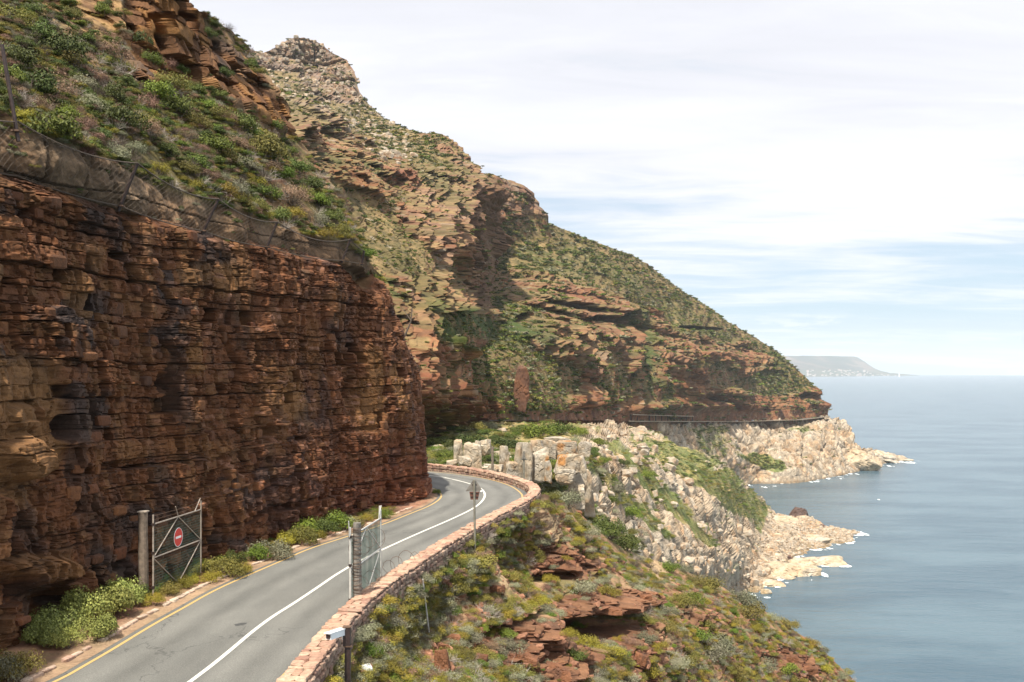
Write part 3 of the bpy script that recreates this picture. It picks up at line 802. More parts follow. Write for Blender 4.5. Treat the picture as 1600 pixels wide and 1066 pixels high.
for (cx_, cy_, rx, ry, rot, a) in [(740, 505, 70, 18, 22, .95), (690, 520, 40, 22, 40, .9), (620, 455, 40, 14, 35, .8), (665, 480, 20, 12, 20, .5), (650, 360, 50, 8, 10, .4), (520, 250, 60, 7, 15, .5), (760, 560, 40, 14, 25, .5)]:
    mk = (gauss(X1, Y1, cx_, cy_, rx, ry, rot, 30) * a).ravel() * sstep(fbm(sc(P1, 1 / 4.), 3, 33), -.45, .05)
    col1 = mixc(col1, (0.055, 0.085, 0.022), mk); veg1 = np.maximum(veg1, mk)
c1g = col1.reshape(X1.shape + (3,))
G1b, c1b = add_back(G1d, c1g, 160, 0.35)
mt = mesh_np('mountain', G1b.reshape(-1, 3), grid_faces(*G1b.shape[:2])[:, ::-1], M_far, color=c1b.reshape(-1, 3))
tag(mt, kind='structure'); splat(G1d.reshape(-1, 3), 3)

# ------------------------------------------------------------------ mountain, farther shoulder running out to the point
sky2 = lambda x: np.interp(x, [700, 745, 765, 800, 830, 848, 856, 875, 930, 985, 1010, 1040, 1062, 1100, 1125, 1135, 1170, 1215, 1240, 1262, 1280, 1290, 1297],
                           [276, 270, 273, 284, 302, 330, 348, 356, 378, 398, 412, 436, 452, 476, 495, 503, 522, 550, 572, 592, 615, 638, 660])
M2C = [(700, 272, 800), (745, 270, 820), (800, 290, 860), (850, 345, 880), (862, 360, 900), (1000, 400, 1080), (1060, 440, 1150), (1130, 500, 1250), (1230, 560, 1330), (1290, 640, 1300), (1292, 655, 1290),
       (1150, 655, 1150), (1080, 655, 965), (985, 655, 740), (900, 655, 520), (800, 655, 370), (720, 655, 330), (750, 560, 365), (830, 500, 540), (800, 440, 690), (850, 440, 720), (900, 450, 770),
       (960, 480, 850), (990, 500, 930), (1000, 560, 880), (1000, 610, 800), (950, 560, 690), (900, 560, 600), (1050, 560, 900), (1150, 580, 1180), (1220, 600, 1260), (760, 400, 760), (780, 340, 810), (700, 690, 320),
       (985, 690, 735), (1290, 690, 1285), (950, 430, 920)]
M2f = rbf(M2C)
xs = np.linspace(700, 1297, 500)
X2, Y2, G2 = column_patch(xs, sky2(xs), np.full(len(xs), 672.0), 330, M2f)
rb2 = gauss(X2, Y2, 800, 310, 70, 34, 20, 41) * .7 + gauss(X2, Y2, 880, 470, 110, 28, 15, 42) * .8 + gauss(X2, Y2, 880, 540, 90, 26, 25, 43) * .4 + gauss(X2, Y2, 1090, 545, 120, 26, 12, 44) * .6 \
    + gauss(X2, Y2, 1150, 635, 160, 24, 0, 45) * .8 - gauss(X2, Y2, 930, 410, 110, 40, 25, 46) * .9 - gauss(X2, Y2, 1060, 480, 80, 30, 30, 47) * .8 - gauss(X2, Y2, 1150, 590, 100, 22, 8, 48) * .4 - gauss(X2, Y2, 830, 590, 80, 40, 20, 49) * .6
G2d, P2, nz2, mm2, ks2, fl2, bg2 = mountain_shape(G2, X2, Y2, rb2, 300, 1 - .75 * sstep(Y2, 632, 648))
# dark caves and the gully
cavem = np.zeros_like(X2)
for (cx_, cy_, rx, ry, rot) in [(975, 497, 14, 13, 20), (900, 480, 55, 6, 8), (1142, 633, 16, 6, 20), (1120, 624, 9, 5, 0), (1085, 513, 36, 3, 3), (1260, 618, 12, 5, 0), (820, 497, 14, 8, 0), (940, 498, 22, 5, 5)]:
    cavem = np.maximum(cavem, gauss(X2, Y2, cx_, cy_, rx, ry, rot, 51, .15))
n2h = horiz(blurn(grid_normals(G2)))
G2d = G2d - n2h * (cavem * 16)[..., None]
gul = gauss(X2, Y2, 995, 540, 14, 60, -12, 53)
G2d = G2d - n2h * (gul * 10)[..., None]
redl2 = np.clip(sstep(Y2, 560, 650) * .55 + gauss(X2, Y2, 880, 480, 130, 40, 15, 54) * .5 + gauss(X2, Y2, 1080, 545, 130, 34, 10, 55) * .45 + gauss(X2, Y2, 985, 580, 60, 40, 20, 56) * .5, 0, 1)
pale2 = gauss(X2, Y2, 800, 310, 70, 34, 20, 57) * .4
col2, veg2 = mountain_colour(P2, nz2, mm2, ks2, fl2, X2, Y2, 340, pale2, redl2)
for (cx_, cy_, rx, ry, rot, a) in [(995, 530, 16, 60, -10, .9), (850, 405, 60, 12, 25, .6), (940, 420, 90, 18, 27, .45), (1080, 520, 50, 6, 5, .6), (800, 510, 60, 22, 22, .95), (880, 600, 40, 10, 20, .5), (1020, 610, 30, 14, 20, .7),
                                   (1215, 582, 34, 16, 35, .55), (1100, 570, 40, 8, 5, .5), (1040, 480, 70, 18, 30, .4), (760, 525, 40, 18, 20, .8), (1200, 600, 40, 20, 20, .35)]:
    mk = (gauss(X2, Y2, cx_, cy_, rx, ry, rot, 60) * a).ravel() * sstep(fbm(sc(P2, 1 / 6.), 3, 35), -.5, .1)
    col2 = mixc(col2, (0.058, 0.088, 0.025), mk); veg2 = np.maximum(veg2, mk)
col2 = mixc(col2, (0.06, 0.045, 0.04), cavem.ravel() * .5)
c2g = col2.reshape(X2.shape + (3,))
G2b, c2b = add_back(G2d, c2g, 260, 0.35)
mt2 = mesh_np('mountain', G2b.reshape(-1, 3), grid_faces(*G2b.shape[:2])[:, ::-1], M_far, color=c2b.reshape(-1, 3))
tag(mt2, kind='structure'); splat(G2d.reshape(-1, 3), 4)

# ------------------------------------------------------------------ granite: headland beyond the cove, and the spur this side of it
def granite_shape(G, X, Y, seed, lowres=False, rocky=None):
    sh = X.shape
    n = blurn(grid_normals(G)); P = G.reshape(-1, 3); D = P[:, 1]
    d = np.zeros(len(P)); edge = np.zeros(len(P)); cid = np.zeros(len(P))
    Pw = P + 1.2 * np.stack([vnoise(sc(P, .18), seed + 5), vnoise(sc(P, .18), seed + 6), vnoise(sc(P, .18), seed + 7)], -1)
    for (size, amp, lo, hi) in ((22, 5.0, 350, 600), (9, 2.4, 120, 320), (3.6, .55, 0, 1), (1.5, .12, 0, 1)):
        f1, f2, c = worley(Pw / np.array([size, size * 2.6, size * 1.05]) + seed, seed + int(size * 10))
        e = f2 - f1
        w = 1.0 if hi == 1 else sstep(D, lo, hi) * (.4 + .6 * rocky.ravel())
        if size == 1.5: w = 1 - sstep(D, 350, 600)
        d += w * amp * ((c - .5) * 1.1 + 0.7 * sstep(e, 0.0, .35) - .45)
        edge = np.maximum(edge, w * (1 - sstep(e, 0.02, 0.12)) * (.7 if size > 2 else .4))
        cid = c if size == 3.6 else cid
    d *= (rocky.ravel() * 0.9 + 0.1) * (.3 + .7 * sstep(P[:, 2], 3, 25))
    d += 2.2 * fbm(sc(P, 1 / 14.), 4, seed + 9) * (.3 + .7 * sstep(P[:, 2], 3, 20)) - .8 * sstep(P[:, 2], 20, 40) + .35 * fbm(sc(P, .5), 3, seed + 10)
    G2 = G + (n * 0.45 + horiz(n) * .25 + np.array([0, 0, .55])) * d.reshape(sh)[..., None]
    nz = np.abs(grid_normals(G2)[..., 2]).ravel()
    return G2, P, nz, edge, cid, d
def granite_colour(P, nz, edge, cid, rocky, seed):
    a = fbm(sc(P, 1 / 10.), 4, seed); b = fbm(sc(P, 1 / 2.5), 3, seed + 1)
    c = np.tile(np.array([0.46, 0.375, 0.280]), (len(P), 1))
    c = mixc(c, (0.43, 0.385, 0.315), sstep(a, .0, .35) * .6)
    c = mixc(c, (0.47, 0.33, 0.21), sstep(-a + .3 * b, .0, .35) * .7)
    c = mixc(c, (0.33, 0.19, 0.11), sstep(b - a, .35, .6) * .5)
    c *= (0.66 + .5 * cid + .25 * b)[:, None]
    c = mixc(c, (0.13, 0.11, 0.085), edge * .60)
    v = np.tile(np.array([0.150, 0.160, 0.050]), (len(P), 1))
    v = mixc(v, (0.32, 0.26, 0.12), sstep(b, -.05, .3) * .8)
    v = mixc(v, (0.085, 0.120, 0.032), sstep(a, -.05, .25) * .7)
    r = rocky.ravel()
    vm = sstep(1 - r + .35 * a + .25 * b, .42, .70)
    return c + (v - c) * (vm * .9)[:, None], vm
HLC = [(960, 655, 720), (1010, 657, 800), (1085, 657, 968), (1150, 657, 1145), (1250, 655, 1255), (1297, 650, 1288), (1325, 675, 1290), (1380, 705, 1345), (1425, 718, 1352),
       (1170, 757, 1067), (1200, 757, 1070), (1290, 748, 1123), (1350, 735, 1215), (1050, 700, 860), (1120, 730, 975), (1200, 700, 1140), (1300, 700, 1200), (1240, 725, 1095), (1150, 700, 1050), (1260, 700, 1165),
       (1170, 775, 1060), (1290, 765, 1115), (1425, 730, 1345), (1050, 775, 860)]
Hf = rbf(HLC)
xs = np.linspace(950, 1432, 430)
topH = np.interp(xs, [950, 1150, 1240, 1262, 1297, 1312, 1328, 1336, 1345, 1372, 1392, 1410, 1420, 1432], [661, 659, 656, 652, 648, 652, 668, 684, 697, 703, 709, 713, 718, 724])
botH = np.interp(xs, [950, 1170, 1200, 1290, 1350, 1420, 1432], [775, 772, 772, 763, 748, 735, 732])
XH, YH, GH = column_patch(xs, topH, botH, 130, Hf)
rockyH = np.clip(1 - gauss(XH, YH, 1110, 700, 40, 40, 45, 71) * .55 - gauss(XH, YH, 1195, 722, 40, 12, 20, 72) - gauss(XH, YH, 1130, 668, 100, 6, 0, 73) * .3 - gauss(XH, YH, 1270, 668, 50, 8, 0, 74) * .5, 0, 1)
GHd, PH, nzH, eH, cH, dH = granite_shape(GH, XH, YH, 400, rocky=rockyH)
colH, vmH = granite_colour(PH, nzH, eH, cH, rockyH, 410)
colH = mixc(colH, (0.20, 0.15, 0.10), sstep(PH[:, 2], 3.2, .8) * .7)
cHg = colH.reshape(XH.shape + (3,))
# far side
rows, cc = [], []
for q in (1, .5, .2, .05):
    r = GHd[0].copy(); r[:, 1] += 160 * q; r[:, 2] -= 160 * q * np.where(r[:, 2] > 60, .05, .3) ; rows.append(r); cc.append(cHg[0])
GHb = np.concatenate([np.array(rows), GHd], 0); cHb = np.concatenate([np.array(cc), cHg], 0)
hl = mesh_np('headland', GHb.reshape(-1, 3), grid_faces(*GHb.shape[:2])[:, ::-1], M_gran, color=cHb.reshape(-1, 3))
tag(hl, kind='structure'); splat(GHd.reshape(-1, 3), 5)

GC = [(600, 650, 260), (680, 660, 270), (720, 657, 318), (800, 657, 362), (900, 657, 510), (985, 658, 728), (1060, 690, 650), (1140, 722, 700), (1170, 752, 760), (1200, 790, 800), (1230, 803, 835), (1262, 812, 815), (1290, 822, 775), (1346, 833, 752),
      (690, 690, 165), (690, 720, 142), (640, 720, 140), (760, 720, 142), (740, 690, 165), (800, 735, 140), (830, 700, 165), (830, 760, 142), (900, 690, 195), (900, 740, 172), (920, 790, 172), (860, 675, 270), (790, 672, 250), (930, 675, 380),
      (960, 700, 330), (1000, 700, 430), (980, 760, 290), (980, 850, 225), (1050, 880, 290), (1050, 800, 380), (1100, 760, 500), (1150, 760, 640), (1120, 830, 480), (1150, 800, 600), (1110, 890, 400), (1150, 880, 520), (1160, 915, 555), (1190, 905, 585), (1230, 880, 634),
      (1250, 852, 698), (1295, 842, 724), (1200, 840, 682), (900, 860, 160), (700, 800, 100), (900, 950, 170), (1050, 960, 330), (1170, 945, 548), (1240, 893, 624), (1296, 856, 714), (1240, 830, 716), (1270, 826, 735), (1230, 862, 656), (1180, 890, 583), (1162, 912, 548), (1200, 868, 640), (1346, 845, 745), (860, 800, 150), (600, 800, 95)]
Gf = rbf(GC)
xs = np.linspace(600, 1350, 600)
topG = np.interp(xs, [600, 720, 985, 1010, 1060, 1100, 1140, 1165, 1180, 1200, 1215, 1230, 1262, 1290, 1346, 1350], [652, 658, 661, 668, 695, 709, 730, 752, 768, 790, 802, 803, 808, 822, 830, 832])
botG = np.interp(xs, [600, 700, 800, 900, 1100, 1164, 1190, 1215, 1235, 1252, 1295, 1346, 1350], [800, 800, 850, 930, 965, 945, 928, 912, 888, 872, 858, 846, 845])
def Gsh(X, Y):
    bb = np.interp(X, xs, botG); zt = np.clip((bb - 7 - Y) * .14, -2, 7)
    lim = (EYE - zt) * F / np.maximum(Y - 577, 1)
    D = Gf(X, Y); w = sstep(X, 1150, 1185) * sstep(Y, 785, 815)
    return np.where(w > 0, lerp(D, np.minimum(D, lim), w), D)
XG, YG, GG = column_patch(xs, topG, botG, 250, Gsh)
crest = np.interp(XG, [900, 985, 1060, 1140, 1200], [655, 655, 690, 722, 785])
below_crest = YG - crest
rk = np.ones_like(XG)
rk -= sstep(45 + (XG - 985) * .12 - below_crest, 0, 25) * sstep(XG, 960, 1000) * (.25 + .5 * sstep(fbm(np.stack([XG.ravel() / 22, YG.ravel() / 12, XG.ravel() * 0], -1), 3, 521), -.25, .1).reshape(XG.shape))
rk -= sstep(690 - YG, -6, 14) * sstep(XG, 700, 640) * .7
rk -= gauss(XG, YG, 800, 668, 120, 14, 0, 81) * .85
rk -= gauss(XG, YG, 740, 680, 60, 20, 0, 82) * .6
rk -= gauss(XG, YG, 1090, 745, 90, 12, 38, 183) * .8 + gauss(XG, YG, 1060, 800, 90, 9, 42, 184) * .6
rk -= gauss(XG, YG, 1030, 760, 120, 14, 42, 83) * .7 + gauss(XG, YG, 1000, 790, 80, 12, 45, 84) * .7 + gauss(XG, YG, 950, 750, 60, 14, 55, 85) * .6 + gauss(XG, YG, 1180, 790, 26, 10, 45, 86) * .6 + gauss(XG, YG, 960, 840, 70, 30, 45, 87) * .6
rk -= .35 * sstep(fbm(np.stack([XG.ravel() / 60, YG.ravel() / 30 + XG.ravel() / 90, XG.ravel() * 0], -1), 3, 520), .0, .3).reshape(XG.shape)
rk *= lerp(1.0, .35, sstep(XG, 940, 900) * sstep(YG, 640, 690))
rk = np.clip(rk, 0, 1); rk = np.maximum(rk, sstep(GG[..., 2], 15, 9))
GGd, PG, nzG, eG, cG, dG = granite_shape(GG, XG, YG, 500, rocky=rk)
colG, vmG = granite_colour(PG, nzG, eG, cG, rk, 510)
colG = mixc(colG, (0.22, 0.165, 0.10), sstep(PG[:, 2], 3.5, .8) * .75)
colG = mixc(colG, (0.33, 0.235, 0.13), (gauss(XG, YG, 770, 668, 150, 18, 0, 88) * .75).ravel() * sstep(fbm(sc(PG, .2), 3, 89), -.3, .1))
cGg = colG.reshape(XG.shape + (3,))
rows, cc = [], []
for q in (1, .5, .2, .05):
    r = GGd[0].copy(); r[:, 1] += 60 * q; r[:, 2] -= 60 * q * np.where(xs < 985, .2, .6); rows.append(r); cc.append(cGg[0])
GGb = np.concatenate([np.array(rows), GGd], 0); cGb = np.concatenate([np.array(cc), cGg], 0)
gr = mesh_np('granite_slope', GGb.reshape(-1, 3), grid_faces(*GGb.shape[:2])[:, ::-1], M_gran, color=cGb.reshape(-1, 3))
tag(gr, kind='structure'); splat(GGd.reshape(-1, 3), 6)

# ------------------------------------------------------------------ red slope below the parapet
WTo = [(430, 1110), (474, 1064), (520, 1003), (537, 980), (572, 940.6), (606, 913), (640.6, 889), (692, 854.7), (743.7, 823.7), (788, 799.7), (829.7, 779), (843.4, 768.7), (843, 760), (829.7, 751.6), (795, 741), (743.7, 731), (675, 724)]
WTi = [(385, 1110), (432.6, 1064), (480, 1011), (513, 975), (551, 937), (592.5, 903), (640.6, 868), (709, 829), (778, 798), (812.5, 777), (829.7, 767), (829.7, 760), (812.5, 753), (778, 744.7), (726, 734), (675, 727.5)]
WZ = 111.55
Wo = onplane([p[0] for p in WTo], [p[1] for p in WTo], WZ)[:, :2]
NC = [(430, 1110, 27), (480, 1180, 29), (530, 1100, 32.5), (550, 1066, 34), (572, 985, 37), (606, 945, 39), (640, 922, 41.8), (692, 880, 46.5), (744, 833, 53), (788, 806, 59.5), (830, 790, 66), (850, 778, 72), (870, 775, 78), (900, 795, 86), (935, 830, 90), (965, 852, 93),
      (1000, 868, 97), (1060, 888, 102), (1130, 918, 108), (1200, 958, 115), (1240, 985, 118), (1280, 1010, 120), (1345, 1070, 122), (700, 1066, 40), (900, 1066, 53), (1100, 1066, 78), (1220, 1066, 100), (700, 920, 49), (780, 850, 60), (850, 900, 64),
      (850, 1000, 53), (1000, 1000, 66), (1200, 1010, 103), (900, 850, 76), (1000, 920, 83), (1100, 960, 90), (1100, 1010, 84), (620, 1000, 41), (600, 1250, 31), (900, 1250, 43), (1200, 1250, 80), (1345, 1250, 110), (770, 960, 51), (940, 980, 63)]
Nf = rbf(NC)
xs = np.linspace(428, 1348, 620)
topN = np.interp(xs, [428, 480, 530, 545, 572, 606, 640, 692, 744, 788, 830, 850, 870, 900, 935, 965, 1000, 1060, 1130, 1200, 1240, 1280, 1310, 1348],
                 [1130, 1090, 1010, 985, 950, 925, 905, 868, 828, 803, 782, 772, 778, 796, 830, 852, 868, 888, 918, 958, 985, 1010, 1040, 1075])
# keep the slope behind and under the parapet's outer face
_w = offset_line(smooth_line(np.vstack([Wo[0] + (Wo[0] - Wo[1]) * 1.3, Wo[:11]]), 300, 2), -0.05)
_wx = 800 + F * _w[:, 0] / _w[:, 1]; _o = np.argsort(_wx); _wx = _wx[_o]; _wd = _w[_o, 1]
ZBY, ZBZ = [20, 30, 33, 36, 45, 55, 66, 100], [108.0, 108.9, 109.8, 110.35, 110.45, 110.85, 110.9, 110.9]
wall_base_y = lambda X: 577 + (EYE - np.interp(np.interp(X, _wx, _wd), ZBY, ZBZ)) * F / np.interp(X, _wx, _wd)
def Nsh(X, Y):
    dw = np.interp(X, _wx, _wd); yb = wall_base_y(X); D = Nf(X, Y)
    t = sstep(Y - yb, 0, 34)
    D2_ = np.where(Y < yb, dw + .35, lerp(dw + .1, D, t))
    return np.where(X < 838, D2_, D)
XN, YN, GN_ = column_patch(xs, topN, np.full(len(xs), 1240.0), 330, Nsh, 1.0)
shN = XN.shape; PN = GN_.reshape(-1, 3)
nN = blurn(grid_normals(GN_)); hN = horiz(nN)
oc = np.maximum.reduce([gauss(XN, YN, 880, 878, 52, 26, 20, 91), gauss(XN, YN, 940, 945, 85, 22, -8, 92), gauss(XN, YN, 835, 1000, 60, 40, -25, 93), gauss(XN, YN, 700, 1035, 45, 32, 10, 94), gauss(XN, YN, 880, 1040, 55, 34, -15, 95),
                        gauss(XN, YN, 1010, 1010, 30, 40, 0, 96) * .7, gauss(XN, YN, 770, 1010, 30, 36, 40, 97) * .7, gauss(XN, YN, 1240, 1035, 60, 20, 20, 98) * .7, gauss(XN, YN, 1090, 970, 60, 14, 25, 99) * .5, gauss(XN, YN, 1010, 1060, 60, 20, 0, 90) * .6])
wallnear = np.where(XN < 838, sstep(YN - wall_base_y(XN), 2, 30), sstep(np.abs(YN - topN[None]), 4, 30))
ztilt = PN[:, 2] * 1.0 - 0.22 * PN[:, 0] + 0.5 * fbm(sc(PN, .25), 2, 101)
ty1, tk1, tf1, _ = terrace(ztilt, 2.3, 601); ty2, tk2, tf2, _ = terrace(ztilt, 0.8, 602); ty3, tk3, tf3, _ = terrace(ztilt + .1 * vnoise(sc(PN, 1.3), 8), 0.3, 603)
f1_, f2_, cid = worley(sc(PN, .55, .55, .9), 104)
e_ = 1 - sstep(f2_ - f1_, 0, .12)
ocf = oc.ravel()
dN = 1.1 * fbm(sc(PN, 1 / 9.), 3, 105) + 0.35 * fbm(sc(PN, .6), 3, 106) + .08 * fbm(sc(PN, 2.5), 2, 107)
dN += ocf * (.85 * ty1 + .95 * ty2 + .45 * ty3 + 1.1 * (cid - .5) - .7 * e_)
dN += (1 - ocf) * (.14 * ty2 + .05 * ty3)
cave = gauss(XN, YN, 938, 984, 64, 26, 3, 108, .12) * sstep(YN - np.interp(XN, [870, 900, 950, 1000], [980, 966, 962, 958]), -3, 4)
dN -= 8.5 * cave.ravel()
lip = gauss(XN, YN, 940, 948, 75, 14, -6, 109, .2); dN += .8 * lip.ravel()
cave2 = gauss(XN, YN, 875, 902, 26, 8, -10, 110, .15); dN -= 1.8 * cave2.ravel()
crack_ = gauss(XN, YN, 815, 968, 50, 6, -25, 112, .2); dN -= 1.2 * crack_.ravel()
dN *= wallnear.ravel()
GNd = GN_ + hN * dN.reshape(shN)[..., None]
nzN = np.abs(grid_normals(GNd)[..., 2]).ravel()
a = fbm(sc(PN, .22), 4, 113); b_ = fbm(sc(PN, .9), 4, 114); c_ = fbm(sc(PN, 3.), 2, 115)
cN = np.tile(np.array([0.38, 0.245, 0.150]), (len(PN), 1))
cN = mixc(cN, (0.46, 0.335, 0.20), sstep(a, 0, .35) * .7)
cN = mixc(cN, (0.30, 0.135, 0.085), sstep(-a + .4 * b_, 0, .4) * .75)
cN = mixc(cN, (0.29, 0.135, 0.08), sstep(XN.ravel(), 1000, 1200) * .55)
cN = mixc(cN, (0.160, 0.145, 0.060), sstep(b_ + .4 * c_ + .2 * a, -0.12, .2) * .8)
cN = mixc(cN, (0.24, 0.20, 0.09), sstep(c_ - .3 * b_, .15, .4) * .5)
sand = np.maximum.reduce([gauss(XN, YN, 855, 820, 26, 18, 40, 116), gauss(XN, YN, 770, 905, 30, 14, 30, 117), gauss(XN, YN, 1030, 895, 24, 20, 60, 118), gauss(XN, YN, 740, 940, 26, 30, 50, 119) * .8])
cN = mixc(cN, (0.50, 0.36, 0.22), sand.ravel() * .85)
rr = np.tile(np.array([0.150, 0.068, 0.043]), (len(PN), 1)) * (0.6 + .8 * hashf(tk3, None, None, 9))[:, None]
rr = mixc(rr, (0.25, 0.130, 0.078), (cid > .6) * .6); rr = mixc(rr, (0.12, 0.075, 0.06), sstep(b_, .1, .35) * .6)
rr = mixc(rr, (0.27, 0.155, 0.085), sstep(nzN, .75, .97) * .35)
cN = cN + (rr - cN) * np.clip(np.maximum(sstep(ocf, .25, .6), sstep(.38 - nzN, 0, .2) * .7), 0, 1)[:, None]
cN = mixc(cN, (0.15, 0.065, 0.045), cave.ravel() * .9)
cNg = cN.reshape(shN + (3,))
rows, cc = [], []
for q in (1, .45, .15, .04):
    r = GNd[0].copy(); r[:, 1] += 30 * q; r[:, 2] -= 30 * q * np.where(xs < 860, .9, .9); rows.append(r); cc.append(cNg[0])
GNb = np.concatenate([np.array(rows), GNd], 0); cNb = np.concatenate([np.array(cc), cNg], 0)
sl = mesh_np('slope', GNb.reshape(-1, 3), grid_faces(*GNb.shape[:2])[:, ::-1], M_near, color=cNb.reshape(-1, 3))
tag(sl, kind='structure'); splat(GNd.reshape(-1, 3), 7)

# ------------------------------------------------------------------ verge between road and cut, and the ground under the road
Bv = smooth_line(BP, NR, 2)
Bv = resample(Bv, NR)
Lo = resample(offset_line(Ls, -0.25), NR)
# pair verge rows by distance along y
idx = np.linspace(0, 1, 340)
A_ = resample(Lo, 340); nb = []
for p in A_:
    j = np.argmin(((Bv - p) ** 2).sum(1)); nb.append(Bv[j])
B_ = np.array(nb); 
for _ in range(4): B_[1:-1] = (B_[:-2] + B_[2:] + B_[1:-1]) / 3
ncv = 26; ts = np.linspace(0, 1, ncv)
A3 = A_[:, None] + (B_ + (B_ - A_) * .35 - A_)[:, None] * ts[None, :, None]
Pv = np.concatenate([A3, np.zeros(A3.shape[:2] + (1,))], -1)
q = Pv.reshape(-1, 3)
kerb = np.exp(-((ts - .0) * 8) ** 2)[None] * 0.03
Pv[..., 2] = ROADZ + 0.006 + (0.18 * ts[None] + (0.10 * fbm(sc(q, .7), 3, 121) + .04 * fbm(sc(q, 3.), 2, 122)).reshape(A3.shape[:2]) * sstep(ts, .05, .4)[None])
a = fbm(sc(q, .5), 3, 123); b_ = fbm(sc(q, 3.), 3, 124)
cv = np.tile(np.array([0.30, 0.165, 0.11]), (len(q), 1)) * (1 + .4 * b_)[:, None]
cv = mixc(cv, (0.42, 0.28, 0.17), sstep(a, 0, .3) * .6); cv = mixc(cv, (0.17, 0.16, 0.07), sstep(a + .5 * b_, .15, .4) * .6)
inner = np.broadcast_to(sstep(ts, .30, .12)[None], A3.shape[:2]).ravel()
cv = mixc(cv, (0.37, 0.265, 0.175), inner * .8)
vg = mesh_np('verge', Pv.reshape(-1, 3), grid_faces(340, ncv), M_near, color=cv)
tag(vg, kind='structure'); splat(Pv.reshape(-1, 3), 8)
# roadbed reaching under the parapet and behind the bend
Ro = offset_line(Rs, 0.40); Ro2 = offset_line(Rs, 1.1); 
rb_ = strip('roadside_ground', Ro, Ro2, ROADZ - 0.02, M_near, zb=ROADZ - 0.6, nc=4)
tag(rb_, kind='structure')
c0 = rb_.data.color_attributes.new('Col', 'FLOAT_COLOR', 'POINT')
c0.data.foreach_set('color', np.tile(np.array([.36, .24, .15, 1], np.float32), (len(rb_.data.vertices), 1)).ravel())

# ------------------------------------------------------------------ sea
m, nt, b = new_mat('sea_water')
g = N(nt, 'ShaderNodeNewGeometry'); pos = g.outputs['Position']
ca = N(nt, 'ShaderNodeVectorMath', operation='LENGTH'); L(nt, pos, ca.inputs[0])
w1 = noise_node(nt, mapping(nt, pos, (0.035, 0.10, 1), rot=(0, 0, 0.5)), 1.0, 8, 0.62, 0.3)
w2 = noise_node(nt, mapping(nt, pos, (0.006, 0.014, 1), rot=(0, 0, 0.25)), 1.0, 5, 0.6)
w3 = noise_node(nt, mapping(nt, pos, (0.35, 0.8, 1), rot=(0, 0, 0.5)), 1.0, 5, 0.6)
hgt = math_node(nt, 'ADD', math_node(nt, 'MULTIPLY', w1, 1.0), math_node(nt, 'MULTIPLY', w3, 0.16))
bp = N(nt, 'ShaderNodeBump'); bp.inputs['Strength'].default_value = 1.0; bp.inputs['Distance'].default_value = 1.9
L(nt, hgt, bp.inputs['Height']); L(nt, bp.outputs[0], b.inputs['Normal'])
c = mix_col(nt, maprange(nt, w2, 0.35, 0.65), (0.040, 0.082, 0.112), (0.078, 0.130, 0.160))
L(nt, c, b.inputs['Base Color'])
b.inputs['Roughness'].default_value = 0.22
b.inputs['IOR'].default_value = 1.33
M_sea = m
a = np.linspace(0, 2 * math.pi, 97)[:-1]
rings = [0, 400, 1500, 5000, 22000]
V = [(0, 0, 0)]; Fc = []
for r in rings[1:]:
    V += [(r * math.cos(t), r * math.sin(t), 0) for t in a]
n = 96
tri = np.array([(0, 1 + i, 1 + (i + 1) % n) for i in range(n)])
qd = np.array([(1 + k * n + i, 1 + (k + 1) * n + i, 1 + (k + 1) * n + (i + 1) % n, 1 + k * n + (i + 1) % n) for k in range(3) for i in range(n)])
sea = mesh_np('sea', np.array(V), [tri, qd], M_sea); tag(sea, kind='structure')
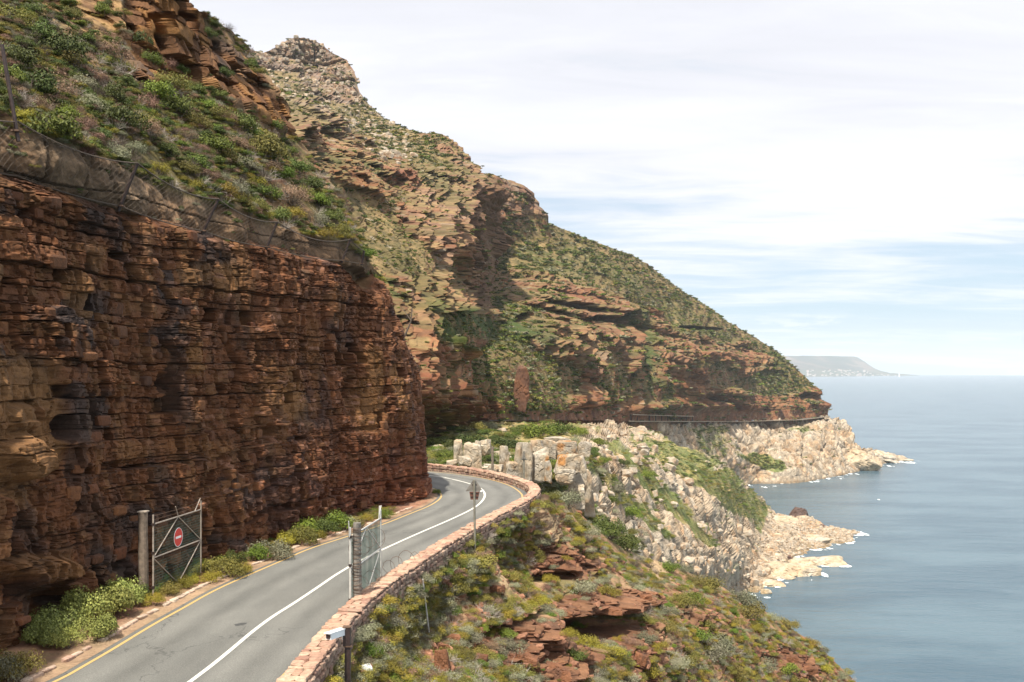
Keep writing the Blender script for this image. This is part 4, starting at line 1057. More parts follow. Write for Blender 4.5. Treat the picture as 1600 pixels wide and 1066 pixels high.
# ================================================================== built things beside the road
def frame_of(d):
    d = np.asarray(d, float); d = d / np.linalg.norm(d)
    u = np.cross(d, [0, 0, 1]) if abs(d[2]) < .95 else np.cross(d, [1, 0, 0])
    u /= np.linalg.norm(u); v = np.cross(u, d)
    return u, v
class MB:
    """collects simple solids, links them as ONE mesh"""
    def __init__(s): s.V = []; s.F = {3: [], 4: []}; s.n = 0
    def add(s, V, F):
        V = np.asarray(V, float)
        for f in F:
            s.F.setdefault(len(f), []).append([i + s.n for i in f])
        s.V.append(V); s.n += len(V); return s
    def box(s, c, size, R=None):
        x, y, z = np.array(size) / 2
        v = np.array([(-x, -y, -z), (x, -y, -z), (x, y, -z), (-x, y, -z), (-x, -y, z), (x, -y, z), (x, y, z), (-x, y, z)])
        if R is not None: v = v @ np.asarray(R).T
        return s.add(v + np.array(c), [(0, 3, 2, 1), (4, 5, 6, 7), (0, 1, 5, 4), (1, 2, 6, 5), (2, 3, 7, 6), (3, 0, 4, 7)])
    def tube(s, pts, r, n=8, cap=True):
        pts = np.asarray(pts, float); r = np.broadcast_to(r, (len(pts),))
        T = np.gradient(pts, axis=0); u, v = frame_of(T[0]); V = []
        for p, t, q in zip(pts, T, r):
            t = t / max(np.linalg.norm(t), 1e-9)
            u = u - t * (u @ t); u /= np.linalg.norm(u); v = np.cross(t, u)
            for k in range(n):
                a = 2 * math.pi * k / n
                V.append(p + q * (math.cos(a) * u + math.sin(a) * v))
        F_ = []
        for i in range(len(pts) - 1):
            for k in range(n):
                a, b = i * n + k, i * n + (k + 1) % n
                F_.append((a, b, b + n, a + n))
        s.add(V, F_)
        if cap:
            for e, rev in ((0, True), (len(pts) - 1, False)):
                ring = [np.array(V[e * n + k]) for k in range(n)]
                c = np.mean(ring, 0); idx = [(k, (k + 1) % n, n) for k in range(n)]
                if rev: idx = [(b, a, c_) for a, b, c_ in idx]
                s.add(ring + [c], idx)
        return s
    def plate(s, outline, nrm, th):
        """flat plate from outline points (3-D), with thickness"""
        o = np.asarray(outline, float); nrm = np.asarray(nrm, float) / np.linalg.norm(nrm); n = len(o)
        V = np.vstack([o + nrm * th / 2, o - nrm * th / 2])
        return s.add(V, [tuple(range(n)), tuple(range(2 * n - 1, n - 1, -1))] + [(i, i + n, (i + 1) % n + n, (i + 1) % n) for i in range(n)])
    def build(s, name, mat, parent=None, smooth=False):
        V = np.vstack(s.V)
        o = mesh_np(name, V, [np.array(f) for f in s.F.values() if f], mat, None, smooth=smooth)
        if parent is not None:
            o.parent = parent; o.matrix_parent_inverse = Matrix.Translation(parent.location).inverted() if parent.rotation_euler.z == 0 else parent.matrix_basis.inverted()
        return o

# ---------------------------------------------------------------- parapet wall
def stone_mat(name, cols, attr=False, rough=0.9, bump=0.01, lichen=.5):
    m, nt, b = new_mat(name)
    if attr:
        src = N(nt, 'ShaderNodeAttribute', attribute_name='Col').outputs['Fac']
    else:
        src = N(nt, 'ShaderNodeObjectInfo').outputs['Random']
    r = N(nt, 'ShaderNodeValToRGB'); r.color_ramp.interpolation = 'LINEAR'
    e = r.color_ramp.elements
    while len(e) < len(cols): e.new(0.5)
    for i, c in enumerate(cols):
        e[i].position = i / (len(cols) - 1); e[i].color = (*c, 1)
    L(nt, src, r.inputs[0])
    g = N(nt, 'ShaderNodeNewGeometry')
    a = noise_node(nt, g.outputs['Position'], 7, 6, 0.68)
    c = mix_col(nt, 1.0, r.outputs[0], maprange(nt, a, .3, .7, .6, 1.4, False), 'MULTIPLY')
    li = noise_node(nt, g.outputs['Position'], 2.2, 3, .6)
    c = mix_col(nt, maprange(nt, li, .56, .7, 0, lichen), c, (0.30, 0.25, 0.17))
    L(nt, c, b.inputs['Base Color']); b.inputs['Roughness'].default_value = rough
    bp = N(nt, 'ShaderNodeBump'); bp.inputs['Distance'].default_value = bump; L(nt, a, bp.inputs['Height']); L(nt, bp.outputs[0], b.inputs['Normal'])
    return m
COPE = [(0.34, 0.19, 0.125), (0.44, 0.285, 0.195), (0.28, 0.15, 0.105), (0.50, 0.36, 0.25), (0.37, 0.22, 0.15)]
FACE = [(0.22, 0.125, 0.09), (0.32, 0.20, 0.14), (0.13, 0.075, 0.06), (0.36, 0.25, 0.18), (0.19, 0.13, 0.10)]
M_cope = stone_mat('coping_sandstone', COPE); M_face = stone_mat('wall_sandstone', FACE)
M_face_j = stone_mat('wall_sandstone_far', FACE, attr=True)
M_mortar = plain_mat('wall_mortar', (0.15, 0.105, 0.08), 0.95, 0.3, 3.0, bump=0.02)
NW = 520
WoL = np.vstack([Wo[0] + (Wo[0] - Wo[1]) * 1.3, Wo, (-12, 94.5), (-21, 99), (-33, 104.5)])
Wi = onplane([p[0] for p in WTi], [p[1] for p in WTi], WZ)[:, :2]
So = smooth_line(WoL, NW, 2)
mid = offset_line(So, -0.34)
Ci, Co = offset_line(mid, -0.33), offset_line(mid, 0.33)
zbot = np.interp(mid[:, 1], ZBY, ZBZ) - .25
zbot = np.where(np.arange(NW) > NW * .62, 110.3, zbot)
wall = empty('parapet_wall', (float(mid[200, 0]), float(mid[200, 1]), ROADZ))
tag(wall, 'long low parapet of reddish stone with a pale coping along the seaward road edge', 'wall')
def wchild(o):
    o.parent = wall; o.matrix_parent_inverse = Matrix.Translation(wall.location).inverted(); return o
# mortar core
prof = []
for A, z in ((Ci, np.full(NW, ROADZ - .3)), (Ci, np.full(NW, WZ - .07)), (Co, np.full(NW, WZ - .07)), (Co, zbot)):
    prof.append(np.column_stack([A, z]))
core = mesh_np('wall_core', np.stack(prof, 1).reshape(-1, 3), grid_faces(NW, 4)[:, ::-1], M_mortar); wchild(core)
def chamfer_mesh(name, seed, mat, flat=1.0):
    r = np.random.default_rng(seed)
    pts = []
    c = 0.16
    for sx in (-1, 1):
        for sy in (-1, 1):
            for sz_ in (-1, 1):
                j = r.uniform(-.09, .09, 3)
                pts += [(sx * (.5 + j[0]), sy * (.5 - c + j[1]), sz_ * (.5 - c + j[2])), (sx * (.5 - c + j[0]), sy * (.5 + j[1]), sz_ * (.5 - c + j[2])), (sx * (.5 - c + j[0]), sy * (.5 - c + j[1]), sz_ * (.5 + j[2] * .5))]
    import bmesh
    bm = bmesh.new(); vs_ = [bm.verts.new(p) for p in pts]
    bmesh.ops.convex_hull(bm, input=vs_)
    me = bpy.data.meshes.new(name); bm.to_mesh(me); bm.free(); me.materials.append(mat)
    return me
def mesh_arrays(me):
    v = np.zeros(len(me.vertices) * 3); me.vertices.foreach_get('co', v)
    me.calc_loop_triangles(); t = np.zeros(len(me.loop_triangles) * 3, np.int32); me.loop_triangles.foreach_get('vertices', t)
    return v.reshape(-1, 3), t.reshape(-1, 3)
cope_me = [chamfer_mesh('coping_stone', 100 + i, M_cope) for i in range(6)]
face_me = [chamfer_mesh('stone', 120 + i, M_face) for i in range(8)]
face_arr = [mesh_arrays(me) for me in face_me]; cope_arr = [mesh_arrays(me) for me in cope_me]
dm = np.concatenate([[0], np.cumsum(np.linalg.norm(np.diff(mid, axis=0), axis=1))]); LW = dm[-1]
tw = np.gradient(mid, axis=0); tw /= np.linalg.norm(tw, axis=1)[:, None]
def at_s(A, s): return np.array([np.interp(s, dm, A[:, 0]), np.interp(s, dm, A[:, 1])])
def yaw_at(s):
    t = at_s(tw, s); return math.atan2(t[1], t[0])
items = []   # (kind, centre, size(len, thick, high), yaw, tilt)
s = 0.0
r_ = random.Random(5)
while s < LW:
    nsp = r_.choice([1, 2, 2, 3]); w = r_.uniform(.18, .66)
    cuts = [0, 1] if nsp == 1 else ([0, r_.uniform(.35, .65), 1] if nsp == 2 else [0, r_.uniform(.25, .4), r_.uniform(.6, .75), 1])
    for a, b in zip(cuts[:-1], cuts[1:]):
        off = -0.38 + 0.76 * (a + b) / 2
        l = w * r_.uniform(.9, 1.02)
        p = at_s(mid, s + w / 2) + np.array([math.sin(yaw_at(s)), -math.cos(yaw_at(s))]) * off
        items.append(('cope', (p[0], p[1], WZ - 0.045 + r_.uniform(-.03, .03)), (l, .76 * (b - a) - .012, .115), yaw_at(s + w / 2) + r_.uniform(-.10, .10), r_.uniform(-.04, .04)))
    s += w
for side, A, ztopf in ((1, Co, WZ - .12), (-1, Ci, WZ - .12)):
    zrow = ztopf; row = 0
    while zrow > 107.5:
        h = r_.uniform(.17, .30); s = r_.uniform(0, .3)
        zc_ = zrow - h / 2
        while s < LW:
            w = r_.uniform(.20, .55)
            zb_ = np.interp(s, dm, zbot) if side == 1 else ROADZ
            if zc_ > zb_ - .1:
                p = at_s(A, s + w / 2)
                if side == 1 or p[1] > 60:
                    items.append(('face', (p[0], p[1], zc_ + r_.uniform(-.02, .02)), (w * .96, r_.uniform(.14, .30), h * .90), yaw_at(s + w / 2) + r_.uniform(-.06, .06), r_.uniform(-.10, .10)))
            s += w
        zrow -= h; row += 1
        if side == -1 and zrow < ROADZ + .1: break
def appar(it):
    c, sz_ = it[1], it[2]
    if c[1] < 5: return 0
    x, y = 800 + F * c[0] / c[1], 577 - (c[2] - EYE) / c[1] * F
    if not (0 < x < 1600 and 0 < y < 1075): return 0
    return sz_[0] * max(sz_[2], sz_[1] * .5) * (F / c[1]) ** 2
for kind, mes, arrs, nm, mj in (('cope', cope_me, cope_arr, 'coping_stone', stone_mat('coping_sandstone_far', COPE, attr=True)), ('face', face_me, face_arr, 'stone', M_face_j)):
    its = sorted([i for i in items if i[0] == kind], key=appar, reverse=True)
    for k, it in enumerate(its[:290]):
        o = bpy.data.objects.new(nm, mes[k % len(mes)]); COL.objects.link(o); o.parent = wall
        o.location = Vector(it[1]) - wall.location; o.scale = it[2]; o.rotation_euler = (it[4], 0, it[3])
    VV, FF, CC, n0 = [], [], [], 0
    for k, it in enumerate(its[290:]):
        v, f = arrs[k % len(arrs)]
        v = v * np.array(it[2]); c_, s_ = math.cos(it[3]), math.sin(it[3])
        v = np.stack([v[:, 0] * c_ - v[:, 1] * s_, v[:, 0] * s_ + v[:, 1] * c_, v[:, 2]], -1) + np.array(it[1])
        VV.append(v); FF.append(f + n0); n0 += len(v); CC.append(np.full((len(v), 3), r_.random()))
    if VV:
        o = mesh_np('far_coping' if kind == 'cope' else 'far_stonework', np.vstack(VV), np.vstack(FF), mj, color=np.vstack(CC)); wchild(o); tag(o, kind='stuff')

# kerb stones along the inner edge of the road
kp = offset_line(Ls, -0.78); dk = np.concatenate([[0], np.cumsum(np.linalg.norm(np.diff(kp, axis=0), axis=1))])
tk = np.gradient(kp, axis=0); M_kerb = stone_mat('kerb_stone_pale', [(0.42, 0.30, 0.22), (0.52, 0.42, 0.32), (0.36, 0.22, 0.16), (0.46, 0.36, 0.27)])
kme = [chamfer_mesh('kerb_stone', 140 + i, M_kerb) for i in range(5)]
s = 4.0; n_ = 0
kmax = dk[np.argmax(Ls[:, 1] > 66)]
while s < kmax:
    w = r_.uniform(.35, .75)
    if r_.random() < .78:
        x = np.interp(s, dk, kp[:, 0]); y = np.interp(s, dk, kp[:, 1]); ti = np.array([np.interp(s, dk, tk[:, 0]), np.interp(s, dk, tk[:, 1])])
        o = bpy.data.objects.new('kerb_stone', kme[n_ % 5]); COL.objects.link(o); o.parent = vg
        o.location = (x, y, ROADZ + .035 + r_.uniform(-.01, .02)); o.scale = (w, r_.uniform(.16, .26), .14); o.rotation_euler = (0, r_.uniform(-.03, .03), math.atan2(ti[1], ti[0]) + r_.uniform(-.08, .08)); n_ += 1
    s += w

# ---------------------------------------------------------------- gates
M_wood = plain_mat('weathered_post_timber', (0.20, 0.155, 0.115), 0.9, 0.4, 6, bump=.01)
M_woodg = plain_mat('grey_wired_post_timber', (0.19, 0.17, 0.145), 0.9, 0.5, 7, bump=.012)
M_galv = plain_mat('pale_galvanised_pipe', (0.38, 0.32, 0.26), 0.6, 0.35, 6, metal=0.2)
M_galvw = plain_mat('whitish_pipe', (0.62, 0.60, 0.55), 0.5, 0.2, 6, metal=0.1)
M_rust = plain_mat('rusty_wire', (0.14, 0.085, 0.055), 0.8, 0.3, 9, metal=0.3)
M_net = plain_mat('green_plastic_mesh', (0.060, 0.105, 0.088), 0.6, 0.2, 5)
M_dark = plain_mat('dark_painted_steel', (0.045, 0.028, 0.024), 0.5, 0.4, 8, metal=0.2)
M_red = plain_mat('sign_red', (0.62, 0.035, 0.025), 0.4, 0.08, 4)
M_wht = plain_mat('sign_white', (0.88, 0.88, 0.87), 0.4, 0.06, 4)
def mesh_panel(mb, A, B, Cc, Dd, step, r, sag=.01, seed=0):
    """crossing wires between A(bottom left) B(bottom right) C(top right) D(top left)"""
    A, B, Cc, Dd = map(np.array, (A, B, Cc, Dd)); w = np.linalg.norm(B - A); h = np.linalg.norm(Dd - A)
    rr_ = np.random.default_rng(seed)
    def P(u, v): return A + (B - A) * u + (Dd - A) * v + (Cc - B - Dd + A) * u * v
    nu, nv = max(2, int(w / step)), max(2, int(h / step))
    for i in range(nu + 1): mb.tube([P(i / nu, 0), P(i / nu, .5), P(i / nu, 1)], r, 3, False)
    for j in range(nv + 1): mb.tube([P(0, j / nv), P(.5, j / nv), P(1, j / nv)], r, 3, False)
def coil(c0, c1, R0, turns, seed, wob=.12):
    r = np.random.default_rng(seed); c0, c1 = np.array(c0), np.array(c1); ax = c1 - c0; u, v = frame_of(ax)
    pts = []
    for i in range(int(turns * 18)):
        t = i / (turns * 18); a = 2 * math.pi * i / 18
        Rr = R0 * (1 + wob * math.sin(a * .37 + seed) + r.normal() * .03)
        pts.append(c0 + ax * t + Rr * (math.cos(a) * u + math.sin(a) * v))
    return pts
def gate(name, post_xy, hinge, far, post_r, post_h, h, mats, label, plabel, signp, netm, arms, sd):
    g = empty(name, (hinge[0], hinge[1], ROADZ)); tag(g, label, 'gate', 'steel road closure gates')
    z0 = ROADZ + .12; zm = ROADZ + .12 + h * .46; zt = ROADZ + .12 + h * .88; ze = ROADZ + .12 + h
    H = lambda z: np.array([hinge[0], hinge[1], z]); E = lambda z: np.array([far[0], far[1], z]); Mi = lambda z: (H(z) + E(z)) / 2
    pm, sm = mats
    MB().tube([H(z0 - .1), H(ze * 1.0)], .035).build('hinge_stile', sm, g)
    MB().tube([E(z0 - .05), E(ze)], .032).build('end_stile', sm, g)
    for z in (z0, zm, zt): MB().tube([H(z), E(z)], .03 if z > z0 else .024).build('rail', sm, g)
    for a, b in ((H(zm), Mi(zt)), (Mi(zt), E(zm)), (H(zm), Mi(z0)), (Mi(z0), E(zm))):
        MB().tube([a, b], .022).build('brace', sm, g)
    for z in (z0 + .3, zm + .2, zt):
        MB().box(H(z) , (.11, .11, .10)).build('hinge', M_dark, g)
    mb = MB(); mesh_panel(mb, H(z0), E(z0), E(zt), H(zt), .11, .004, seed=sd)
    mb.build('wire_mesh', netm, g)
    d = (E(0) - H(0)); d /= np.linalg.norm(d)
    for p0, dx, dz in arms:
        b = H(zt) + (E(zt) - H(zt)) * p0
        MB().tube([b, b + d * dx + np.array([0, 0, dz])], .02).build('barb_arm', sm, g)
    for k, zz_ in enumerate((.18, .33)):
        MB().tube([H(zt + zz_), Mi(zt + zz_ - .03), E(zt + zz_)], .006, 3).build('barbed_wire', M_rust, g)
    if signp is not None:
        nrm = np.cross(d, [0, 0, 1]); 
        if nrm[1] > 0: nrm = -nrm
        c = H(0) + (E(0) - H(0)) * signp[0]; c[2] = signp[1]; c = c + nrm * .06
        ring = lambda R0, o: [c + nrm * o + R0 * (math.cos(a) * d + math.sin(a) * np.array([0, 0, 1])) for a in np.linspace(0, 2 * math.pi, 33)[:-1]]
        s0 = MB().plate(ring(signp[2], 0), nrm, .012).build('no_entry_sign', M_red, g)
        rim = MB(); pr = ring(signp[2] + .012, .004); rim.tube(pr + [pr[0]], .012, 5, False); o = rim.build('sign_rim', M_wht, g); 
        bar = [c + nrm * .013 + d * a + np.array([0, 0, b]) for a, b in ((-.66 * signp[2], -.13 * signp[2]), (.66 * signp[2], -.13 * signp[2]), (.66 * signp[2], .13 * signp[2]), (-.66 * signp[2], .13 * signp[2]))]
        bar = MB().plate(bar, nrm, .01).build('white_bar', M_wht, g)
        for q in (o, bar):
            q.parent = s0; q.matrix_parent_inverse = Matrix.Identity(4)   # both stand in world space
    p = empty('gate_post', (post_xy[0], post_xy[1], ROADZ - .3)); tag(p, plabel, 'post', 'timber posts the road gates hang on')
    pts = [(post_xy[0] + .01 * math.sin(q), post_xy[1], ROADZ - .3 + (post_h + .3) * q / 6) for q in range(7)]
    MB().tube(pts, [post_r * (1.06 - .02 * q + .02 * math.sin(q * 2.1 + sd)) for q in range(7)], 12).build('shaft', pm, p, smooth=False)
    return g, p
gl, gp = gate('road_gate', (-14.62, 40.6), (-14.12, 40.3), (-13.55, 44.6), .19, 3.35, 3.15, (M_wood, M_galv),
     'open rusty pale pipe gate against the cut with a round red no entry sign', 'thick brown timber post left of the gate with the red sign', (.47, ROADZ + 2.06, .37), M_net, [(.5, -.25, .45), (.86, .55, .50)], 1)
MB().box((-14.62, 40.6, ROADZ + 3.36), (.36, .36, .04)).build('post_cap', M_galv, gp)
gr_, gp2 = gate('road_gate', (-5.80, 38.35), (-6.02, 38.1), (-5.50, 42.9), .155, 3.25, 3.0, (M_woodg, M_galvw),
     'open green meshed gate with white pipes standing along the parapet', 'grey timber post wound with wire beside the parapet', None, M_net, [(-.02, -.12, .62), (.93, .12, .55), (.93, .40, .52)], 2)
mb = MB()
for k in range(26):
    z = ROADZ + .15 + k * .118 + .03 * math.sin(k * 1.7)
    c = [(-5.80 + .172 * math.cos(a), 38.35 + .172 * math.sin(a), z + .03 * math.sin(a + k)) for a in np.linspace(0, 2 * math.pi, 13)]
    mb.tube(c, .010, 3, False)
mb.build('wound_wire', M_rust, gp2)
# slack green netting cloth hung on the second gate's frame: finer mesh
mb = MB(); mesh_panel(mb, (-5.99, 38.35, ROADZ + .2), (-5.52, 42.8, ROADZ + .15), (-5.52, 42.8, ROADZ + 2.72), (-5.99, 38.35, ROADZ + 2.72), .10, .0052, seed=3)
mb.build('shade_net', M_net, gr_)
# razor wire on the ground past the seaward gate
mb = MB(); mb.tube(coil((-5.35, 43.4, ROADZ + .5), (-4.2, 47.2, ROADZ + .35), .42, 4, 3, .25), .010, 3, False)
rz = mb.build('razor_wire', M_rust); tag(rz, 'loose rusty coils of razor wire on the asphalt past the green gate', 'razor wire')
mb = MB(); mb.tube(coil((-5.95, 38.6, ROADZ + 2.2), (-5.5, 42.5, ROADZ + 2.1), .33, 5, 5, .3), .008, 3, False)
mb.tube(coil((-5.75, 39.2, ROADZ + .6), (-5.4, 42.3, ROADZ + .7), .34, 3, 6, .3), .008, 3, False)
rz = mb.build('razor_wire', M_rust); tag(rz, 'thin razor wire loops tangled in the green meshed gate', 'razor wire')

# ---------------------------------------------------------------- warning sign seen from behind
D0 = 53.6
def P3(px, py, D): return px2w(px, py, D)
sb = P3(742.5, 850, D0); base = (float(sb[0]), D0, 109.9)
sg = empty('road_sign', base); tag(sg, 'triangular warning sign seen from behind on a pole outside the parapet', 'sign')
M_signback = plain_mat('grey_sign_back', (0.22, 0.20, 0.17), 0.6, 0.3, 5, metal=.3)
M_signbrown = plain_mat('brown_sign_back', (0.13, 0.055, 0.035), 0.6, 0.4, 9)
M_pole = plain_mat('dull_steel_pole', (0.25, 0.23, 0.18), 0.6, 0.25, 5, metal=.3)
zt = float(P3(740, 750, D0)[2])
MB().tube([(base[0], D0, 109.4), (base[0] - .05, D0, zt)], .06, 10).build('pole', M_pole, sg)
xc = base[0] - .04; S_ = D0 / F
tri = [(xc - 14 * S_, D0 + .07, zt - 18.0 * S_), (xc + 13 * S_, D0 + .07, zt - 18.0 * S_), (xc + 2.5 * S_, D0 + .07, zt - 1 * S_), (xc - 2.5 * S_, D0 + .07, zt - 1 * S_)]
t_ = MB().plate(tri, (0, 1, 0), .012).build('triangle_plate', M_signback, sg)
MB().box((xc, D0 + .055, zt - 8 * S_), (.26, .012, .05)).build('clamp', M_dark, sg)
pl_ = [(xc - 8 * S_, D0 + .05, zt - 18.6 * S_), (xc + 8 * S_, D0 + .05, zt - 18.6 * S_), (xc + 5.5 * S_, D0 + .05, zt - 31 * S_), (xc - 6 * S_, D0 + .05, zt - 31 * S_)]
MB().plate(pl_, (0, 1, 0), .02).build('lower_plate', M_signbrown, sg)
for zz_ in (21, 27): MB().box((xc, D0 + .03, zt - zz_ * S_), (.42, .02, .05)).build('bracket', M_dark, sg)
v, f = ICO[2]; lm = mesh_np('reflector', v * .05 + np.array([xc + 10.5 * S_, D0 + .04, zt - 18.2 * S_]), f, M_wht, smooth=True); lm.parent = sg; lm.matrix_parent_inverse = Matrix.Translation(sg.location).inverted()

# ---------------------------------------------------------------- surveillance camera on a steel post
Dc = 31.0; pc = P3(543.5, 978, Dc); bx_, zt = float(pc[0]), float(pc[2])
cp = empty('camera_post', (bx_, Dc, 108.3)); tag(cp, 'dark rusty square steel post with a white surveillance camera leaning over the parapet', 'camera post')
MB().box((bx_, Dc, (zt - .55 + 107.6) / 2), (.17, .17, zt - .55 - 107.6)).build('post', M_dark, cp)
MB().box((bx_ - .02, Dc - .02, zt - .30), (.22, .20, .56)).build('junction_box', M_dark, cp)
MB().box((bx_ - .02, Dc - .02, zt - .02), (.25, .23, .03)).build('box_lid', M_rust, cp)
MB().box((bx_ + .01, Dc, zt - .60), (.25, .25, .04)).build('collar', M_rust, cp)
a0 = np.array([bx_ - .14, Dc - .04, zt - .17]); a1 = P3(513, 995, Dc - .75)
dr = (a1 - a0); dr /= np.linalg.norm(dr); u, v_ = frame_of(dr); R_ = np.stack([dr, u, v_], 1)
MB().box(a0 + np.array([.03, 0, -.05]), (.12, .10, .34)).build('bracket', M_wht, cp)
hs = MB().box((a0 + a1) / 2, (np.linalg.norm(a1 - a0) * .98, .19, .18), R_).box((a0 + a1) / 2 + v_ * .105 + dr * .04, (np.linalg.norm(a1 - a0) * 1.08, .23, .02), R_).build('camera_housing', M_wht, cp)
ln = MB().box(a1 + dr * .01, (.02, .13, .12), R_).build('lens_window', M_dark, cp)

# ---------------------------------------------------------------- thin poles
def pole(name, p0, p1, r, mat, label, cat, cross=None):
    o = MB().tube([p0, p1], r, 8).build(name, mat); tag(o, label, cat); return o
M_palepole = plain_mat('bleached_pole', (0.46, 0.44, 0.40), 0.7, 0.3, 6)
q, _ = pick(671, 1000, {7}); D1 = float(q[1]) - .1
pole('thin_pole', P3(673, 1010, D1), P3(660.5, 905, D1 - .6), .035, M_palepole, 'thin bleached leaning pole in the scrub below the parapet', 'pole')
pole('thin_pole', P3(769.5, 742, 112), P3(769.5, 698, 112), .14, M_wood, 'dark slender pole behind the bend beside the green bushes', 'pole')
cs = empty('crossarm_pole', tuple(P3(818.5, 748, 112))); tag(cs, 'grey pole with a short crossarm in front of the pale rock pillars', 'pole')
MB().tube([P3(818.5, 752, 112), P3(818.5, 705, 112)], .10, 8).build('pole', M_pole, cs)
MB().box(P3(818.5, 718, 111.9), (.9, .1, .12)).build('crossarm', M_pole, cs)
MB().plate([P3(815, 717, 111.8), P3(822, 717, 111.8), P3(818.5, 706, 111.8)], (0, 1, 0), .03).build('triangle_plate', M_signback, cs)

# ---------------------------------------------------------------- rockfall fence on the bench
fp = [((26, 205), (3, 70)), ((188, 322), (215, 255)), ((318, 361), (341, 311)), ((417, 386), (433, 347)), ((535, 407), (547, 374)), ((565, 412), (569, 392))]
fence = empty('rockfall_fence', tuple(P3(318, 361, 50))); tag(fence, 'rusty rockfall fence with leaning posts along the bench above the cut', 'fence')
M_fnet = plain_mat('brown_fence_wire', (0.10, 0.075, 0.055), 0.7, 0.3, 6, metal=.3)
bots, tops = [], []
for (b, t) in fp:
    D = float(np.interp(b[0], [0, 100, 200, 330, 400, 470, 550], [37, 41, 44.2, 50.6, 54.3, 58.8, 64.6])) - .35
    B, T = P3(b[0], b[1], D), P3(t[0], t[1], D - .1); bots.append(B); tops.append(T)
    po = MB().tube([B - (T - B) * .12, T], .075, 8).build('post', M_dark, fence)
    mbp = MB().box(B, (.3, .3, .06)).build('foot_plate', M_rust, fence)
bots[0] = P3(26, 275, 38.3)
bots.insert(0, P3(-60, 255, 35.5)); tops.insert(0, P3(-60, 168, 35.2)); tops[1] = P3(28, 190, 37.8)
def catline(pts, sag, n=14):
    out = []
    for a, b in zip(pts[:-1], pts[1:]):
        for i in range(n):
            t = i / n; p = a + (b - a) * t; p = p + np.array([0, 0, -sag * 4 * t * (1 - t) * np.linalg.norm(b - a) / 6]); out.append(p)
    out.append(pts[-1]); return np.array(out)
tl, bl = catline(tops, .34), catline(bots, .12)
MB().tube(tl, .03, 5).build('cable', M_fnet, fence); MB().tube(bl, .03, 5).build('cable', M_fnet, fence)
tlr, blr = resample(tl, 150), resample(bl, 150); mb = MB(); nr = 9
def netp(u, v):
    u = min(max(u, 0), 149); i = int(min(u, 148)); f_ = u - i
    a = tlr[i] * (1 - f_) + tlr[i + 1] * f_; b = blr[i] * (1 - f_) + blr[i + 1] * f_
    p = b + (a - b) * v; p[1] += .22 * math.sin(u * .33 + v * 4) * v * (1 - v) * 2 - .12; return p
for i in np.arange(-8, 150, 1.6):
    for sgn in (1, -1):
        pts = [netp(i + (k if sgn == 1 else nr - k) , k / nr) for k in range(nr + 1) if 0 <= i + (k if sgn == 1 else nr - k) < 149]
        if len(pts) > 2: mb.tube(np.array(pts), .0055, 3, False)
mb.build('wire_mesh', M_fnet, fence)
# ================================================================== rocks, plants, far things
def rock_obj(name, seed, sub, mat, base, planes=14, size=(1, 1, 1), box=0.0, rough=.06, joints=0.0):
    v, f = rock_verts(sub, seed, planes, (1, 1, 1), rough, box)
    v = v * np.array(size)
    P = v + seed * 3.1
    if joints:
        f1, f2, c = worley(P / (np.mean(size) * joints), seed)
        n = v / np.maximum(np.linalg.norm(v, axis=1)[:, None], 1e-6)
        v = v + n * (((c - .5) * .08 - .07 * (1 - sstep(f2 - f1, 0, .08))) * np.mean(size))[:, None]
    sc_ = 1.0 / np.mean(size)
    a = fbm(P * 1.2 * sc_, 4, seed); b = fbm(P * 4 * sc_, 3, seed + 1)
    col = np.tile(np.array(base), (len(v), 1)) * (1 + .3 * b)[:, None]
    return v, f, col, a, b
def granite_cols(col, a, b, warm=.4):
    col = mixc(col, (0.42, 0.245, 0.14), sstep(a, .05, .35) * warm)
    col = mixc(col, (0.45, 0.42, 0.37), sstep(-a + .3 * b, .0, .35) * .6)
    return mixc(col, (0.14, 0.125, 0.10), sstep(b, .28, .5) * .5)
def place_mesh_rock(name, px, py, w, h, D, label, cat, seed, mat=None, base=(0.40, 0.34, 0.27), depth=.9, box=.4, warm=.4, sub=4, group=None, joints=.45, planes=14, rough=.05, roll=0.0, sink=0.15):
    c = px2w(px, py, D); W_ = w * D / F / 2; H_ = h * D / F / 2
    v, f, col, a, b = rock_obj(name, seed, sub, mat, base, planes, (W_, W_ * depth, H_), box, rough, joints)
    ext = (v.max(0) - v.min(0)); v = v * np.array([2 * W_ / ext[0], 1, 2 * H_ / ext[2]])
    if roll:
        r = math.radians(roll); v = np.stack([v[:, 0] * math.cos(r) - v[:, 2] * math.sin(r), v[:, 1], v[:, 0] * math.sin(r) + v[:, 2] * math.cos(r)], -1)
    col = granite_cols(col, a, b, warm) if base[2] > .2 else mixc(mixc(col, (0.27, 0.135, 0.08), sstep(a, 0, .3) * .5), (0.11, 0.07, 0.055), sstep(-a + b * .3, .1, .4) * .5)
    o = mesh_np(name, v - np.array([0, 0, -H_ * (1 - sink) * 0]), f, mat or M_granb, color=col)
    o.location = tuple(c)
    tag(o, label, cat, group); return o
